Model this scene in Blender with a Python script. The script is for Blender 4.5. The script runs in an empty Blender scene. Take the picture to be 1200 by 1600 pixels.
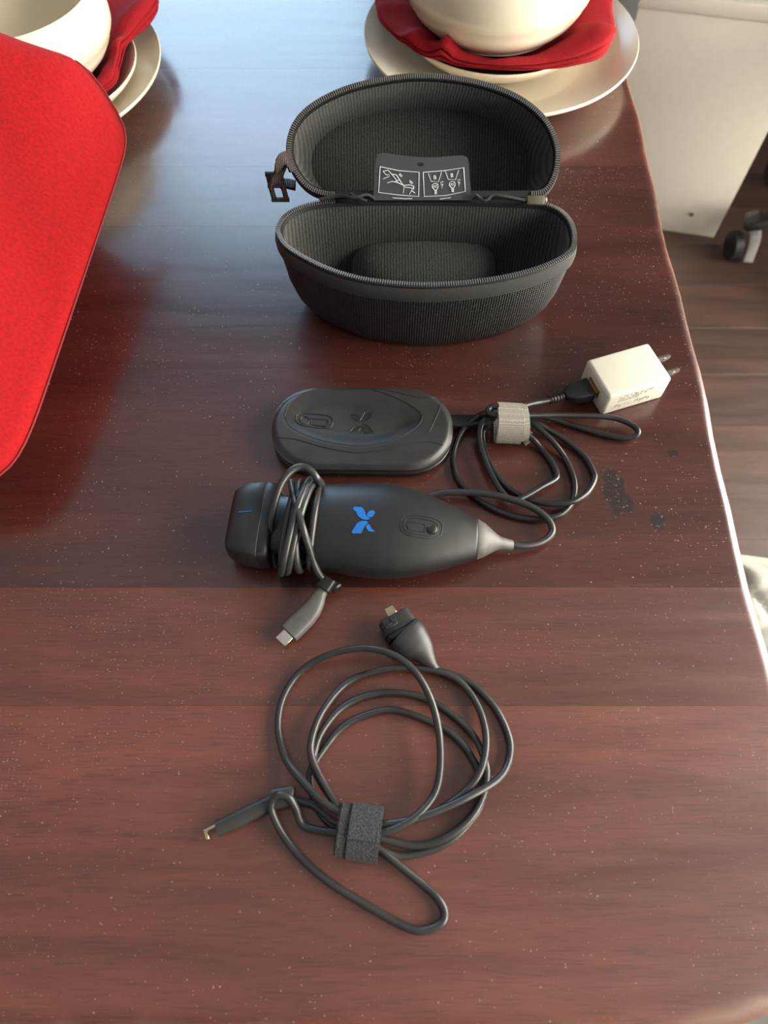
import bpy, bmesh, math, random
import numpy as np
from mathutils import Vector, Matrix

S = bpy.context.scene
C = S.collection
rnd = random.Random(7)
TZ = 0.75                      # height of the table top above the floor
CAMH = 0.415                   # camera above the table top
PITCH = math.radians(62.5)     # looking down by
FPX = 1109.0                   # focal length for a 1200x1600 frame

# ------------------------------------------------------------------ camera
cam_d = bpy.data.cameras.new('camera')
cam = bpy.data.objects.new('camera', cam_d)
C.objects.link(cam)
cam.location = (0, 0, TZ + CAMH)
cam.rotation_euler = (math.pi / 2 - PITCH, 0, 0)
cam_d.sensor_fit = 'VERTICAL'
cam_d.sensor_height = 24.0
cam_d.lens = 24.0 * FPX / 1600
cam_d.clip_start = 0.01
cam_d.dof.use_dof = True
cam_d.dof.focus_distance = 0.47
cam_d.dof.aperture_fstop = 6.0
S.camera = cam

# ------------------------------------------------------------------ world, daylight, exposure
W = bpy.data.worlds.new('world')
S.world = W
W.use_nodes = True
W.node_tree.nodes['Background'].inputs[0].default_value = (0.62, 0.78, 1.0, 1)
W.node_tree.nodes['Background'].inputs[1].default_value = 0.35

def window_light(name, loc, rot, sx, sy, power, col):
    l = bpy.data.lights.new(name, 'AREA')
    l.shape = 'RECTANGLE'; l.size = sx; l.size_y = sy
    l.energy = power; l.color = col
    o = bpy.data.objects.new(name, l); C.objects.link(o)
    o.location = loc; o.rotation_euler = rot
    return o
# daylight through the far window (blue sky) and the right-hand window
BACK_Y, RIGHT_X, LEFT_X, FRONT_Y, CEIL = 2.30, 1.75, -2.4, -2.2, 2.6
window_light('daylight_back_window', (-0.83, BACK_Y + 0.10, 1.66), (math.radians(-90), 0, 0), 1.7, 1.62, 46, (0.50, 0.75, 1.0))
window_light('daylight_right_window', (RIGHT_X + 0.10, -0.33, 1.18), (0, math.radians(90), 0), 2.10, 3.20, 330, (1.0, 0.93, 0.82))
S.view_settings.view_transform = 'Standard'
S.view_settings.look = 'None'
S.view_settings.gamma = 1.0
S.view_settings.use_curve_mapping = False
S.view_settings.exposure = 0.45
S.cycles.use_denoising = True
S.cycles.max_bounces = 8
S.cycles.sample_clamp_indirect = 6.0

# ------------------------------------------------------------------ materials
def lin(c):
    return tuple(((x / 255) / 12.92 if x / 255 <= 0.04045 else ((x / 255 + 0.055) / 1.055) ** 2.4) for x in c)

class NT:
    def __init__(s, name):
        s.m = bpy.data.materials.new(name); s.m.use_nodes = True
        s.t = s.m.node_tree; s.b = s.t.nodes['Principled BSDF']
    def n(s, kind, **kw):
        nd = s.t.nodes.new(kind)
        for k, v in kw.items():
            if k.startswith('i_'):
                nd.inputs[k[2:].replace('_', ' ')].default_value = v
            else:
                setattr(nd, k, v)
        return nd
    def l(s, a, b): s.t.links.new(a, b)
    def coords(s, scale=(1, 1, 1), which='Object'):
        tc = s.n('ShaderNodeTexCoord'); mp = s.n('ShaderNodeMapping')
        mp.inputs['Scale'].default_value = scale
        s.l(tc.outputs[which], mp.inputs['Vector'])
        return mp.outputs['Vector']
    def ramp(s, fac, stops):
        r = s.n('ShaderNodeValToRGB'); e = r.color_ramp.elements
        while len(e) < len(stops): e.new(0.5)
        for k, (p, c) in enumerate(stops):
            e[k].position = p; e[k].color = (*c, 1) if len(c) == 3 else c
        s.l(fac, r.inputs['Fac']); return r.outputs['Color']
    def noise(s, vec, scale, detail=4, rough=0.55, dist=0.0):
        q = s.n('ShaderNodeTexNoise'); s.l(vec, q.inputs['Vector'])
        q.inputs['Scale'].default_value = scale; q.inputs['Detail'].default_value = detail
        q.inputs['Roughness'].default_value = rough; q.inputs['Distortion'].default_value = dist
        return q.outputs['Fac']
    def mix(s, fac, a, b, mode='MIX'):
        q = s.n('ShaderNodeMix', data_type='RGBA', blend_type=mode)
        if isinstance(fac, (int, float)): q.inputs[0].default_value = fac
        else: s.l(fac, q.inputs[0])
        for v, i in ((a, 6), (b, 7)):
            if isinstance(v, tuple): q.inputs[i].default_value = (*v, 1) if len(v) == 3 else v
            else: s.l(v, q.inputs[i])
        return q.outputs[2]
    def math(s, op, a, b=None, clamp=False):
        q = s.n('ShaderNodeMath', operation=op, use_clamp=clamp)
        for v, i in ((a, 0), (b, 1)):
            if v is None: continue
            if isinstance(v, (int, float)): q.inputs[i].default_value = v
            else: s.l(v, q.inputs[i])
        return q.outputs[0]
    def bump(s, h, strength=0.3, dist=0.001):
        q = s.n('ShaderNodeBump'); s.l(h, q.inputs['Height'])
        q.inputs['Strength'].default_value = strength; q.inputs['Distance'].default_value = dist
        s.l(q.outputs[0], s.b.inputs['Normal'])
    def base(s, c):
        if isinstance(c, tuple): s.b.inputs['Base Color'].default_value = (*c, 1)
        else: s.l(c, s.b.inputs['Base Color'])
    def set(s, **kw):
        for k, v in kw.items():
            i = s.b.inputs[k.replace('_', ' ')]
            if isinstance(v, (int, float)): i.default_value = v
            elif isinstance(v, tuple): i.default_value = v
            else: s.l(v, i)

def simple(name, col, rough=0.5, metal=0.0, var=0.12, nscale=60, bump=0.0, bscale=400, bdist=0.0005, **kw):
    t = NT(name); v = t.coords()
    n = t.noise(v, nscale)
    dark = tuple(c * (1 - var) for c in col); lite = tuple(min(1, c * (1 + var)) for c in col)
    t.base(t.ramp(n, [(0.3, dark), (0.7, lite)]))
    t.set(Roughness=rough, Metallic=metal, **kw)
    if bump: t.bump(t.noise(v, bscale, 3), bump, bdist)
    return t.m

def wood_board(name, c_dark, c_mid, c_lite, seed, rough=(0.22, 0.36), dust=0.33, marks=()):
    t = NT(name)
    tc = t.n('ShaderNodeTexCoord'); mp = t.n('ShaderNodeMapping')
    mp.inputs['Location'].default_value = (seed * 1.7, seed * 0.9, 0)
    t.l(tc.outputs['Object'], mp.inputs['Vector']); P = mp.outputs['Vector']
    def stretch(sc):
        q = t.n('ShaderNodeMapping'); q.inputs['Scale'].default_value = sc
        t.l(P, q.inputs['Vector']); return q.outputs['Vector']
    broad = t.noise(stretch((2.2, 14, 1)), 1.0, 5, 0.6, 1.2)
    fig = t.noise(stretch((6, 60, 1)), 1.0, 5, 0.65, 0.6)
    pores = t.noise(stretch((60, 900, 1)), 1.0, 2, 0.5)
    blot = t.noise(stretch((5, 7, 1)), 1.0, 3, 0.5)
    col = t.ramp(broad, [(0.32, c_dark), (0.52, c_mid), (0.72, c_lite)])
    col = t.mix(t.math('MULTIPLY', fig, 0.55), col, t.ramp(fig, [(0.35, c_dark), (0.68, c_lite)]))
    pl = t.ramp(pores, [(0.34, (0.45,) * 3), (0.46, (1,) * 3)])
    col = t.mix(0.55, col, pl, 'MULTIPLY')
    col = t.mix(t.math('MULTIPLY', t.ramp(blot, [(0.5, (0,) * 3), (0.8, (1,) * 3)]), 0.35), col, tuple(c * 0.45 for c in c_dark))
    # dust, lint and tiny nicks of the worn finish
    vo = t.n('ShaderNodeTexVoronoi'); t.l(P, vo.inputs['Vector']); vo.inputs['Scale'].default_value = 300
    sc1 = t.n('ShaderNodeSeparateColor'); t.l(vo.outputs['Color'], sc1.inputs[0])
    spot = t.math('LESS_THAN', vo.outputs['Distance'], t.math('MULTIPLY', t.math('SUBTRACT', sc1.outputs[0], 0.55), 0.34))
    vo2 = t.n('ShaderNodeTexVoronoi'); t.l(stretch((1, 2.6, 1)), vo2.inputs['Vector']); vo2.inputs['Scale'].default_value = 420
    sc2 = t.n('ShaderNodeSeparateColor'); t.l(vo2.outputs['Color'], sc2.inputs[0])
    big = t.noise(P, 9, 3)
    spot2 = t.math('LESS_THAN', vo2.outputs['Distance'], t.math('MULTIPLY', t.math('SUBTRACT', t.math('ADD', t.math('MULTIPLY', sc2.outputs[0], 0.6), t.math('MULTIPLY', big, 0.5)), 0.66), 1.1))
    sp = t.math('MAXIMUM', spot, spot2)
    col = t.mix(t.math('MULTIPLY', sp, dust), col, (0.34, 0.26, 0.23))
    if marks is not None:   # finish rubbed off along the rounded edge
        sx = t.n('ShaderNodeSeparateXYZ'); t.l(tc.outputs['Object'], sx.inputs[0])
        dep = t.math('MULTIPLY', t.math('SUBTRACT', TZ, sx.outputs[2]), 1000.0)
        wear = t.math('ADD', dep, t.math('MULTIPLY', t.math('SUBTRACT', t.noise(P, 45, 5, 0.65), 0.55), 5.0))
        col = t.mix(t.math('MULTIPLY', t.ramp(t.math('MULTIPLY', wear, 0.2), [(0.12, (0,) * 3), (0.5, (1,) * 3)]), t.math('GREATER_THAN', dep, 0.05)), col, (0.150, 0.066, 0.040))
    for (mx, my, ra, rb, kind) in marks or ():   # knots, cracks and scuffs of the old top
        sp_ = t.n('ShaderNodeVectorMath', operation='SUBTRACT'); t.l(tc.outputs['Object'], sp_.inputs[0]); sp_.inputs[1].default_value = (mx, my, TZ)
        sc_m = t.n('ShaderNodeVectorMath', operation='MULTIPLY'); t.l(sp_.outputs[0], sc_m.inputs[0]); sc_m.inputs[1].default_value = (1 / ra, 1 / rb, 0)
        ln = t.n('ShaderNodeVectorMath', operation='LENGTH'); t.l(sc_m.outputs[0], ln.inputs[0])
        nz = t.noise(tc.outputs['Object'], 55, 5, 0.62)
        d = t.math('ADD', ln.outputs['Value'], t.math('MULTIPLY', t.math('SUBTRACT', nz, 0.5), 2.0))
        msk = t.math('SUBTRACT', 1.0, t.math('SMOOTH_MIN', d, 1.0), True) if False else t.ramp(d, [(0.75, (1,) * 3), (1.0, (0,) * 3)])
        col = t.mix(t.math('MULTIPLY', msk, 0.85), col, (0.012, 0.007, 0.006))
        if kind:
            n3 = t.noise(tc.outputs['Object'], 420, 3, 0.6)
            col = t.mix(t.math('MULTIPLY', msk, t.ramp(n3, [(0.60, (0,) * 3), (0.68, (1,) * 3)])), col, (0.17, 0.145, 0.13))
    t.base(col)
    rr = t.n('ShaderNodeMapRange'); t.l(fig, rr.inputs['Value'])
    rr.inputs['From Min'].default_value = 0.3; rr.inputs['From Max'].default_value = 0.7
    rr.inputs['To Min'].default_value = rough[0]; rr.inputs['To Max'].default_value = rough[1]
    t.set(Roughness=0.50, Specular_IOR_Level=0.16, Coat_Weight=0.9, Coat_IOR=1.75, Coat_Roughness=t.math('MAXIMUM', rr.outputs[0], t.math('MULTIPLY', sp, 0.6)))
    hgt = t.math('ADD', t.math('MULTIPLY', pores, 0.5), t.math('ADD', t.math('MULTIPLY', fig, 0.5), t.math('MULTIPLY', t.noise(P, 900, 3, 0.7), 0.9)))
    t.bump(hgt, 0.26, 0.0006)
    return t.m

def knit(name, col_a, col_b, period, bstr=0.6):
    """ribbed, slightly fuzzy lining fabric: ribs along the height"""
    t = NT(name); v = t.coords()
    w = t.n('ShaderNodeTexWave', wave_type='BANDS', bands_direction='X'); t.l(v, w.inputs['Vector'])
    w.inputs['Scale'].default_value = 2 * math.pi / (20 * period); w.inputs['Distortion'].default_value = 1.6
    w.inputs['Detail'].default_value = 2; w.inputs['Detail Scale'].default_value = 1.5
    n = t.noise(v, 900, 3, 0.7)
    f = t.math('ADD', t.math('MULTIPLY', w.outputs['Fac'], 0.34), t.math('MULTIPLY', n, 0.85))
    t.base(t.ramp(f, [(0.3, col_a), (0.95, col_b)]))
    t.set(Roughness=0.95, Sheen_Weight=0.12, Sheen_Roughness=0.4)
    t.bump(f, bstr, 0.0012)
    return t.m

def weave(name, col_a, col_b, period, rough=0.7):
    t = NT(name); v = t.coords()
    outs = []
    for d in ('X', 'Z'):
        w = t.n('ShaderNodeTexWave', wave_type='BANDS', bands_direction=d); t.l(v, w.inputs['Vector'])
        w.inputs['Scale'].default_value = 2 * math.pi / (20 * period); w.inputs['Distortion'].default_value = 0.15
        outs.append(w.outputs['Fac'])
    f = t.math('MULTIPLY', outs[0], outs[1])
    t.base(t.ramp(f, [(0.25, col_a), (0.8, col_b)]))
    t.set(Roughness=rough); t.bump(f, 0.7, 0.0008)
    return t.m

def cloth(name, col, nscale=700, period=0.0014):
    t = NT(name); v = t.coords()
    n = t.noise(v, nscale, 3, 0.6); big = t.noise(v, 25, 3)
    c = t.ramp(n, [(0.25, tuple(x * 0.72 for x in col)), (0.75, tuple(min(1, x * 1.18) for x in col))])
    c = t.mix(t.math('MULTIPLY', big, 0.25), c, tuple(x * 0.8 for x in col))
    t.base(c)
    t.set(Roughness=0.92, Specular_IOR_Level=0.15)
    crease = t.noise(v, 90, 4, 0.6, 1.0)
    t.bump(t.math('ADD', n, t.math('MULTIPLY', crease, 1.2)), 0.4, 0.0009)
    return t.m

def glass_mat():
    t = NT('window_glass')
    tr = t.n('ShaderNodeBsdfTransparent'); gl = t.n('ShaderNodeBsdfGlossy')
    gl.inputs['Roughness'].default_value = 0.02
    lw = t.n('ShaderNodeFresnel'); lw.inputs['IOR'].default_value = 1.45
    mx = t.n('ShaderNodeMixShader')
    t.l(lw.outputs[0], mx.inputs[0]); t.l(tr.outputs[0], mx.inputs[1]); t.l(gl.outputs[0], mx.inputs[2])
    t.l(mx.outputs[0], t.t.nodes['Material Output'].inputs['Surface'])
    return t.m

M = {}
M['wall'] = simple('painted_wall', (0.22, 0.23, 0.24), 0.8, var=0.03, bump=0.1)
M['ceiling'] = simple('painted_ceiling', (0.32, 0.31, 0.30), 0.85, var=0.03)
M['white_paint'] = simple('white_trim_paint', (0.78, 0.77, 0.74), 0.45, var=0.03)
M['glass'] = glass_mat()
M['ceramic'] = simple('cream_glazed_stoneware', (0.64, 0.575, 0.44), 0.2, var=0.03, nscale=20)
M['red_cloth'] = cloth('red_woven_cotton', (0.25, 0.008, 0.012), 700)
M['red_cushion'] = cloth('red_canvas', (0.25, 0.0055, 0.0070), 420, 0.0016)
M['piping'] = simple('dark_red_seam', (0.17, 0.007, 0.009), 0.8)
M['liner'] = knit('charcoal_brushed_lining', (0.005, 0.005, 0.005), (0.072, 0.070, 0.064), 0.0022)
M['nylon'] = weave('black_ballistic_nylon', (0.002, 0.002, 0.002), (0.026, 0.025, 0.0235), 0.0018, 0.45)
M['band'] = simple('charcoal_rim_fabric', (0.024, 0.0235, 0.022), 0.85, var=0.25, nscale=800, bump=0.4, bscale=1500)
M['tooth'] = simple('dark_zipper_teeth', (0.12, 0.12, 0.116), 0.3, var=0.1)
M['webbing'] = weave('dark_brown_webbing', (0.012, 0.006, 0.005), (0.05, 0.024, 0.02), 0.0012, 0.6)
M['black_plastic'] = simple('black_plastic', (0.008, 0.0078, 0.0075), 0.36, var=0.15, bump=0.12, bscale=2500, bdist=0.0003)
M['satin_black'] = simple('satin_black_plastic', (0.010, 0.0098, 0.0094), 0.44, var=0.12, nscale=300, bump=0.12, bscale=3500, bdist=0.0002)
M['rubber'] = simple('soft_black_rubber', (0.021, 0.0205, 0.0195), 0.42, var=0.3, nscale=45, bump=0.1, bscale=1800, bdist=0.0002)
M['cable'] = simple('dark_grey_cable_jacket', (0.026, 0.0255, 0.0245), 0.34, var=0.2, nscale=120, bump=0.15, bscale=900, bdist=0.0003)
M['cable_black'] = simple('black_cable_jacket', (0.016, 0.0155, 0.015), 0.30, var=0.2, nscale=120, bump=0.1, bscale=900, bdist=0.0002)
M['grey_rubber'] = simple('grey_moulded_rubber', (0.085, 0.083, 0.076), 0.5, var=0.12, nscale=200, bump=0.2, bscale=2500, bdist=0.0003)
M['groove'] = simple('dark_groove', (0.004, 0.004, 0.004), 0.6)
M['seam_grey'] = simple('pale_seam_edge', (0.16, 0.155, 0.14), 0.5)
M['blue'] = simple('blue_print', (0.010, 0.13, 0.44), 0.4, var=0.08)
M['steel'] = simple('bright_steel', (0.72, 0.71, 0.68), 0.25, metal=1.0, var=0.05)
M['brass_steel'] = simple('warm_steel', (0.55, 0.48, 0.36), 0.3, metal=1.0, var=0.05)
M['port'] = simple('port_steel', (0.35, 0.22, 0.12), 0.35, metal=0.8)
M['white_plastic'] = simple('ivory_white_plastic', (0.66, 0.63, 0.53), 0.35, var=0.02)
M['print_grey'] = simple('grey_print', (0.42, 0.39, 0.33), 0.6)
M['beige_velcro'] = weave('beige_hook_tape', (0.26, 0.245, 0.20), (0.46, 0.435, 0.37), 0.0009, 0.9)
M['grey_velcro'] = simple('charcoal_hook_tape', (0.036, 0.036, 0.039), 0.95, var=0.7, nscale=1100, bump=0.9, bscale=900, bdist=0.001)
M['card'] = simple('smoky_grey_plastic_card', (0.05, 0.052, 0.055), 0.42, var=0.08, nscale=40)
M['white_print'] = simple('pale_grey_print', (0.55, 0.57, 0.58), 0.6)
M['slider'] = simple('olive_zip_pull', (0.07, 0.064, 0.042), 0.5, var=0.2)
M['cabinet'] = simple('cream_white_laminate', (0.86, 0.81, 0.69), 0.4, var=0.02)
M['marble'] = None
M['leather'] = simple('pale_grey_leather', (0.56, 0.56, 0.48), 0.5, var=0.06, bump=0.2, bscale=900)
M['thread'] = simple('grey_thread', (0.33, 0.34, 0.31), 0.8)
M['grey_plastic'] = simple('grey_chair_plastic', (0.24, 0.235, 0.22), 0.45)
M['black_leg'] = simple('black_metal_leg', (0.02, 0.02, 0.02), 0.4)
M['table_dark'] = simple('dark_mahogany_leg', (0.06, 0.02, 0.014), 0.4)
def _marble():
    t = NT('pale_blue_marble'); v = t.coords()
    n = t.noise(v, 14, 6, 0.6, 2.5)
    t.base(t.ramp(n, [(0.40, (0.60, 0.66, 0.70)), (0.50, (0.34, 0.38, 0.42)), (0.54, (0.66, 0.72, 0.76))]))
    t.set(Roughness=0.2); return t.m
M['marble'] = _marble()

# ------------------------------------------------------------------ helpers
def at(u, v, h=0.0):
    """point of the 1200x1600 photograph at height h (m) above the table top -> world"""
    x = (u - 600) / FPX; y = -(v - 800) / FPX
    d = Vector((x, math.cos(PITCH) + y * math.sin(PITCH), -math.sin(PITCH) + y * math.cos(PITCH)))
    t = -(CAMH - h) / d.z
    return Vector((d.x * t, d.y * t, TZ + h))

def at_plane(u, v, p0, n):
    x = (u - 600) / FPX; y = -(v - 800) / FPX
    d = Vector((x, math.cos(PITCH) + y * math.sin(PITCH), -math.sin(PITCH) + y * math.cos(PITCH)))
    o = Vector((0, 0, TZ + CAMH))
    return o + d * ((p0 - o).dot(n) / d.dot(n))

def obj(name, bm, mat, parent=None, smooth=40):
    me = bpy.data.meshes.new(name)
    bmesh.ops.recalc_face_normals(bm, faces=bm.faces)
    bm.to_mesh(me); bm.free()
    for p in me.polygons: p.use_smooth = smooth is not None
    if smooth: me.set_sharp_from_angle(angle=math.radians(smooth))
    me.materials.append(mat)
    o = bpy.data.objects.new(name, me); C.objects.link(o)
    if parent is not None:
        o.parent = parent
        o.matrix_parent_inverse = Matrix.Translation(-parent.location) if parent.rotation_euler.z == 0 else parent.matrix_basis.inverted()
    return o

def tag(o, label, cat, group=None):
    o['label'] = label; o['category'] = cat
    if group: o['group'] = group
    return o

def thing(name, label, cat, loc, group=None):
    o = bpy.data.objects.new(name, None); C.objects.link(o)
    o.location = loc; o.empty_display_size = 0.02
    return tag(o, label, cat, group)

def struct(o):
    o['kind'] = 'structure'; return o

def crom(pts, n=8, closed=False):
    """Catmull-Rom through 3-D points"""
    P = [Vector(p) for p in pts]; out = []
    m = len(P)
    for i in range(m if closed else m - 1):
        p1, p2 = P[i], P[(i + 1) % m]
        p0 = P[i - 1] if (i > 0 or closed) else p1 * 2 - p2
        p3 = P[(i + 2) % m] if (i + 2 < m or closed) else p2 * 2 - p1
        for k in range(n):
            t = k / n
            out.append(0.5 * ((2 * p1) + (p2 - p0) * t + (2 * p0 - 5 * p1 + 4 * p2 - p3) * t * t + (3 * p1 - p0 - 3 * p2 + p3) * t ** 3))
    if not closed: out.append(P[-1])
    return out

def resample(pts, n, closed=True):
    P = [Vector(p) for p in pts]
    if closed: P.append(P[0])
    L = [0.0]
    for a, b in zip(P, P[1:]): L.append(L[-1] + (b - a).length)
    out = []; j = 0
    for k in range(n):
        s = L[-1] * k / (n if closed else n - 1)
        while j < len(L) - 2 and L[j + 1] < s: j += 1
        f = (s - L[j]) / max(1e-12, L[j + 1] - L[j])
        out.append(P[j].lerp(P[j + 1], min(1, f)))
    return out

def loft(bm, rings, closed=True, cap0=True, cap1=True):
    V = [[bm.verts.new(p) for p in r] for r in rings]
    n = len(V[0])
    for a, b in zip(V, V[1:]):
        for i in range(n if closed else n - 1):
            j = (i + 1) % n
            bm.faces.new((a[i], a[j], b[j], b[i]))
    if cap0: bm.faces.new(list(reversed(V[0])))
    if cap1: bm.faces.new(V[-1])
    return V

def frames(pts):
    T = []
    for i in range(len(pts)):
        a = pts[max(0, i - 1)]; b = pts[min(len(pts) - 1, i + 1)]
        t = (b - a); T.append(t.normalized() if t.length > 1e-12 else Vector((1, 0, 0)))
    return T

def tube(bm, pts, r, sides=10, cap=True):
    """round tube with parallel-transported frame; r number or list"""
    pts = [Vector(p) for p in pts]
    T = frames(pts)
    up = Vector((0, 0, 1)) if abs(T[0].z) < 0.9 else Vector((1, 0, 0))
    s = T[0].cross(up).normalized(); rings = []
    for i, p in enumerate(pts):
        s = (s - T[i] * s.dot(T[i])).normalized(); q = s.cross(T[i])
        rr = r[i] if isinstance(r, (list, tuple)) else r
        rings.append([p + (s * math.cos(a) + q * math.sin(a)) * rr for a in (2 * math.pi * k / sides for k in range(sides))])
    loft(bm, rings, True, cap, cap)

def sup(a, b, n, k, N):
    th = 2 * math.pi * k / N
    c, s = math.cos(th), math.sin(th)
    return (math.copysign(abs(c) ** (2 / n), c) * a, math.copysign(abs(s) ** (2 / n), s) * b)

def sweep(bm, pts, secs, N=24, up=Vector((0, 0, 1)), cap=True):
    """superellipse sections (a sideways, b upwards, power) along a path"""
    pts = [Vector(p) for p in pts]; T = frames(pts); rings = []
    for p, t, (a, b, n) in zip(pts, T, secs):
        side = t.cross(up).normalized(); q = side.cross(t)
        rings.append([p + side * x + q * y for x, y in (sup(a, b, n, k, N) for k in range(N))])
    loft(bm, rings, True, cap, cap)

def box(bm, c, s, rot=None, bevel=0.0, seg=2):
    r = bmesh.ops.create_cube(bm, size=1.0)
    vs = r['verts']
    for v in vs:
        v.co = Vector((v.co.x * s[0], v.co.y * s[1], v.co.z * s[2]))
    if bevel:
        es = list({e for v in vs for e in v.link_edges})
        g = bmesh.ops.bevel(bm, geom=es, offset=bevel, segments=seg, affect='EDGES', profile=0.5)
        vs = list({v for f in g['faces'] for v in f.verts} | {v for v in vs if v.is_valid})
    for v in vs:
        p = v.co.copy()
        if rot is not None: p = rot @ p
        v.co = p + Vector(c)
    return vs

def nb(): return bmesh.new()
def boxo(name, c, s, mat, parent=None, rot=None, bevel=0.0, seg=2):
    bm = nb(); box(bm, c, s, rot, bevel, seg); return obj(name, bm, mat, parent)
def RZ(deg): return Matrix.Rotation(math.radians(deg), 3, 'Z')

def lathe(bm, c, prof, N=72):
    c = Vector(c); V = []
    for r, z in prof:
        if r < 1e-6: V.append([bm.verts.new(c + Vector((0, 0, z)))])
        else: V.append([bm.verts.new(c + Vector((r * math.cos(2 * math.pi * k / N), r * math.sin(2 * math.pi * k / N), z))) for k in range(N)])
    for a, b in zip(V, V[1:]):
        for i in range(N):
            j = (i + 1) % N
            if len(a) == 1 and len(b) == 1: continue
            if len(a) == 1: bm.faces.new((a[0], b[j], b[i]))
            elif len(b) == 1: bm.faces.new((a[i], a[j], b[0]))
            else: bm.faces.new((a[i], a[j], b[j], b[i]))

def smoothstep(a, b, x):
    t = max(0.0, min(1.0, (x - a) / (b - a))); return t * t * (3 - 2 * t)
def hsh(i, j=0):
    x = math.sin(i * 127.1 + j * 311.7) * 43758.5453
    return x - math.floor(x)
def wob(t, seed, k=3):
    return sum(math.sin(t * (m + 1) * (1.0 + 0.37 * hsh(seed, m)) + 6.28 * hsh(seed + 9, m)) / (m + 1) for m in range(k))

# ------------------------------------------------------------------ setting: floor, walls, ceiling, windows
floor = struct(boxo('floor', ((LEFT_X + RIGHT_X) / 2, (FRONT_Y + BACK_Y) / 2, -0.02), (RIGHT_X - LEFT_X, BACK_Y - FRONT_Y, 0.03), simple('floor_underlay', (0.02, 0.012, 0.01), 0.8)))
fw = [wood_board('floor_plank_wood_%s' % k, *c, seed=20 + i, rough=(0.40, 0.52), dust=0.05, marks=None) for i, (k, c) in enumerate({
    'umber': ((0.052, 0.023, 0.016), (0.088, 0.041, 0.028), (0.135, 0.067, 0.046)),
    'walnut': ((0.060, 0.028, 0.019), (0.11, 0.053, 0.036), (0.165, 0.088, 0.060)),
    'dusk': ((0.045, 0.019, 0.013), (0.075, 0.034, 0.023), (0.11, 0.053, 0.037))}.items())]
PW, PL = 0.125, 1.05
plank_me = []
bm = nb(); box(bm, (0, 0, 0), (PL - 0.0008, PW - 0.0008, 0.005), None, 0.0003, 1)
p0 = obj('floor_plank', bm, fw[0], floor); p0.matrix_parent_inverse = Matrix.Identity(4)
plank_me = [p0.data]
for k in (1, 2):
    m2 = p0.data.copy(); m2.materials[0] = fw[k]; plank_me.append(m2)
first = True
for r in range(int((BACK_Y - FRONT_Y) / PW)):
    y = FRONT_Y + PW * (r + 0.5)
    x = LEFT_X + PL * 0.5 - PL * hsh(r, 3) * 0.8
    while x - PL / 2 < RIGHT_X:
        x0 = max(LEFT_X, x - PL / 2); x1 = min(RIGHT_X, x + PL / 2)
        if x1 - x0 > 0.05:
            o = p0 if first else p0.copy()
            if not first: C.objects.link(o)
            first = False
            o.data = plank_me[int(hsh(r, int(x * 10)) * 2.999)]
            o.location = ((x0 + x1) / 2, y, 0.0 - 0.0025 - floor.location.z)
            o.scale = ((x1 - x0) / PL, 1, 1)
        x += PL

def wall(name, axis, pos, lo, hi, hole=None, thick=0.10):
    """wall slab with an optional window hole (a0,a1,z0,z1)"""
    bm = nb()
    def slab(a0, a1, z0, z1):
        if a1 - a0 < 1e-4 or z1 - z0 < 1e-4: return
        if axis == 'y': box(bm, ((a0 + a1) / 2, pos, (z0 + z1) / 2), (a1 - a0, thick, z1 - z0))
        else: box(bm, (pos, (a0 + a1) / 2, (z0 + z1) / 2), (thick, a1 - a0, z1 - z0))
    if hole:
        a0, a1, z0, z1 = hole
        slab(lo, a0, 0, CEIL); slab(a1, hi, 0, CEIL); slab(a0, a1, 0, z0); slab(a0, a1, z1, CEIL)
    else: slab(lo, hi, 0, CEIL)
    return struct(obj(name, bm, M['wall'], None, None))
HB = (-1.70, 0.04, 0.82, 2.50)
HR = (-1.96, 1.30, 0.10, 2.26)
wall('wall_back', 'y', BACK_Y + 0.05, LEFT_X, RIGHT_X, HB)
wall('wall_right', 'x', RIGHT_X + 0.05, FRONT_Y, BACK_Y, HR)
wall('wall_left', 'x', LEFT_X - 0.05, FRONT_Y, BACK_Y)
wall('wall_front', 'y', FRONT_Y - 0.05, LEFT_X, RIGHT_X)
struct(boxo('ceiling', ((LEFT_X + RIGHT_X) / 2, (FRONT_Y + BACK_Y) / 2, CEIL + 0.03), (RIGHT_X - LEFT_X + .2, BACK_Y - FRONT_Y + .2, 0.06), M['ceiling']))
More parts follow.
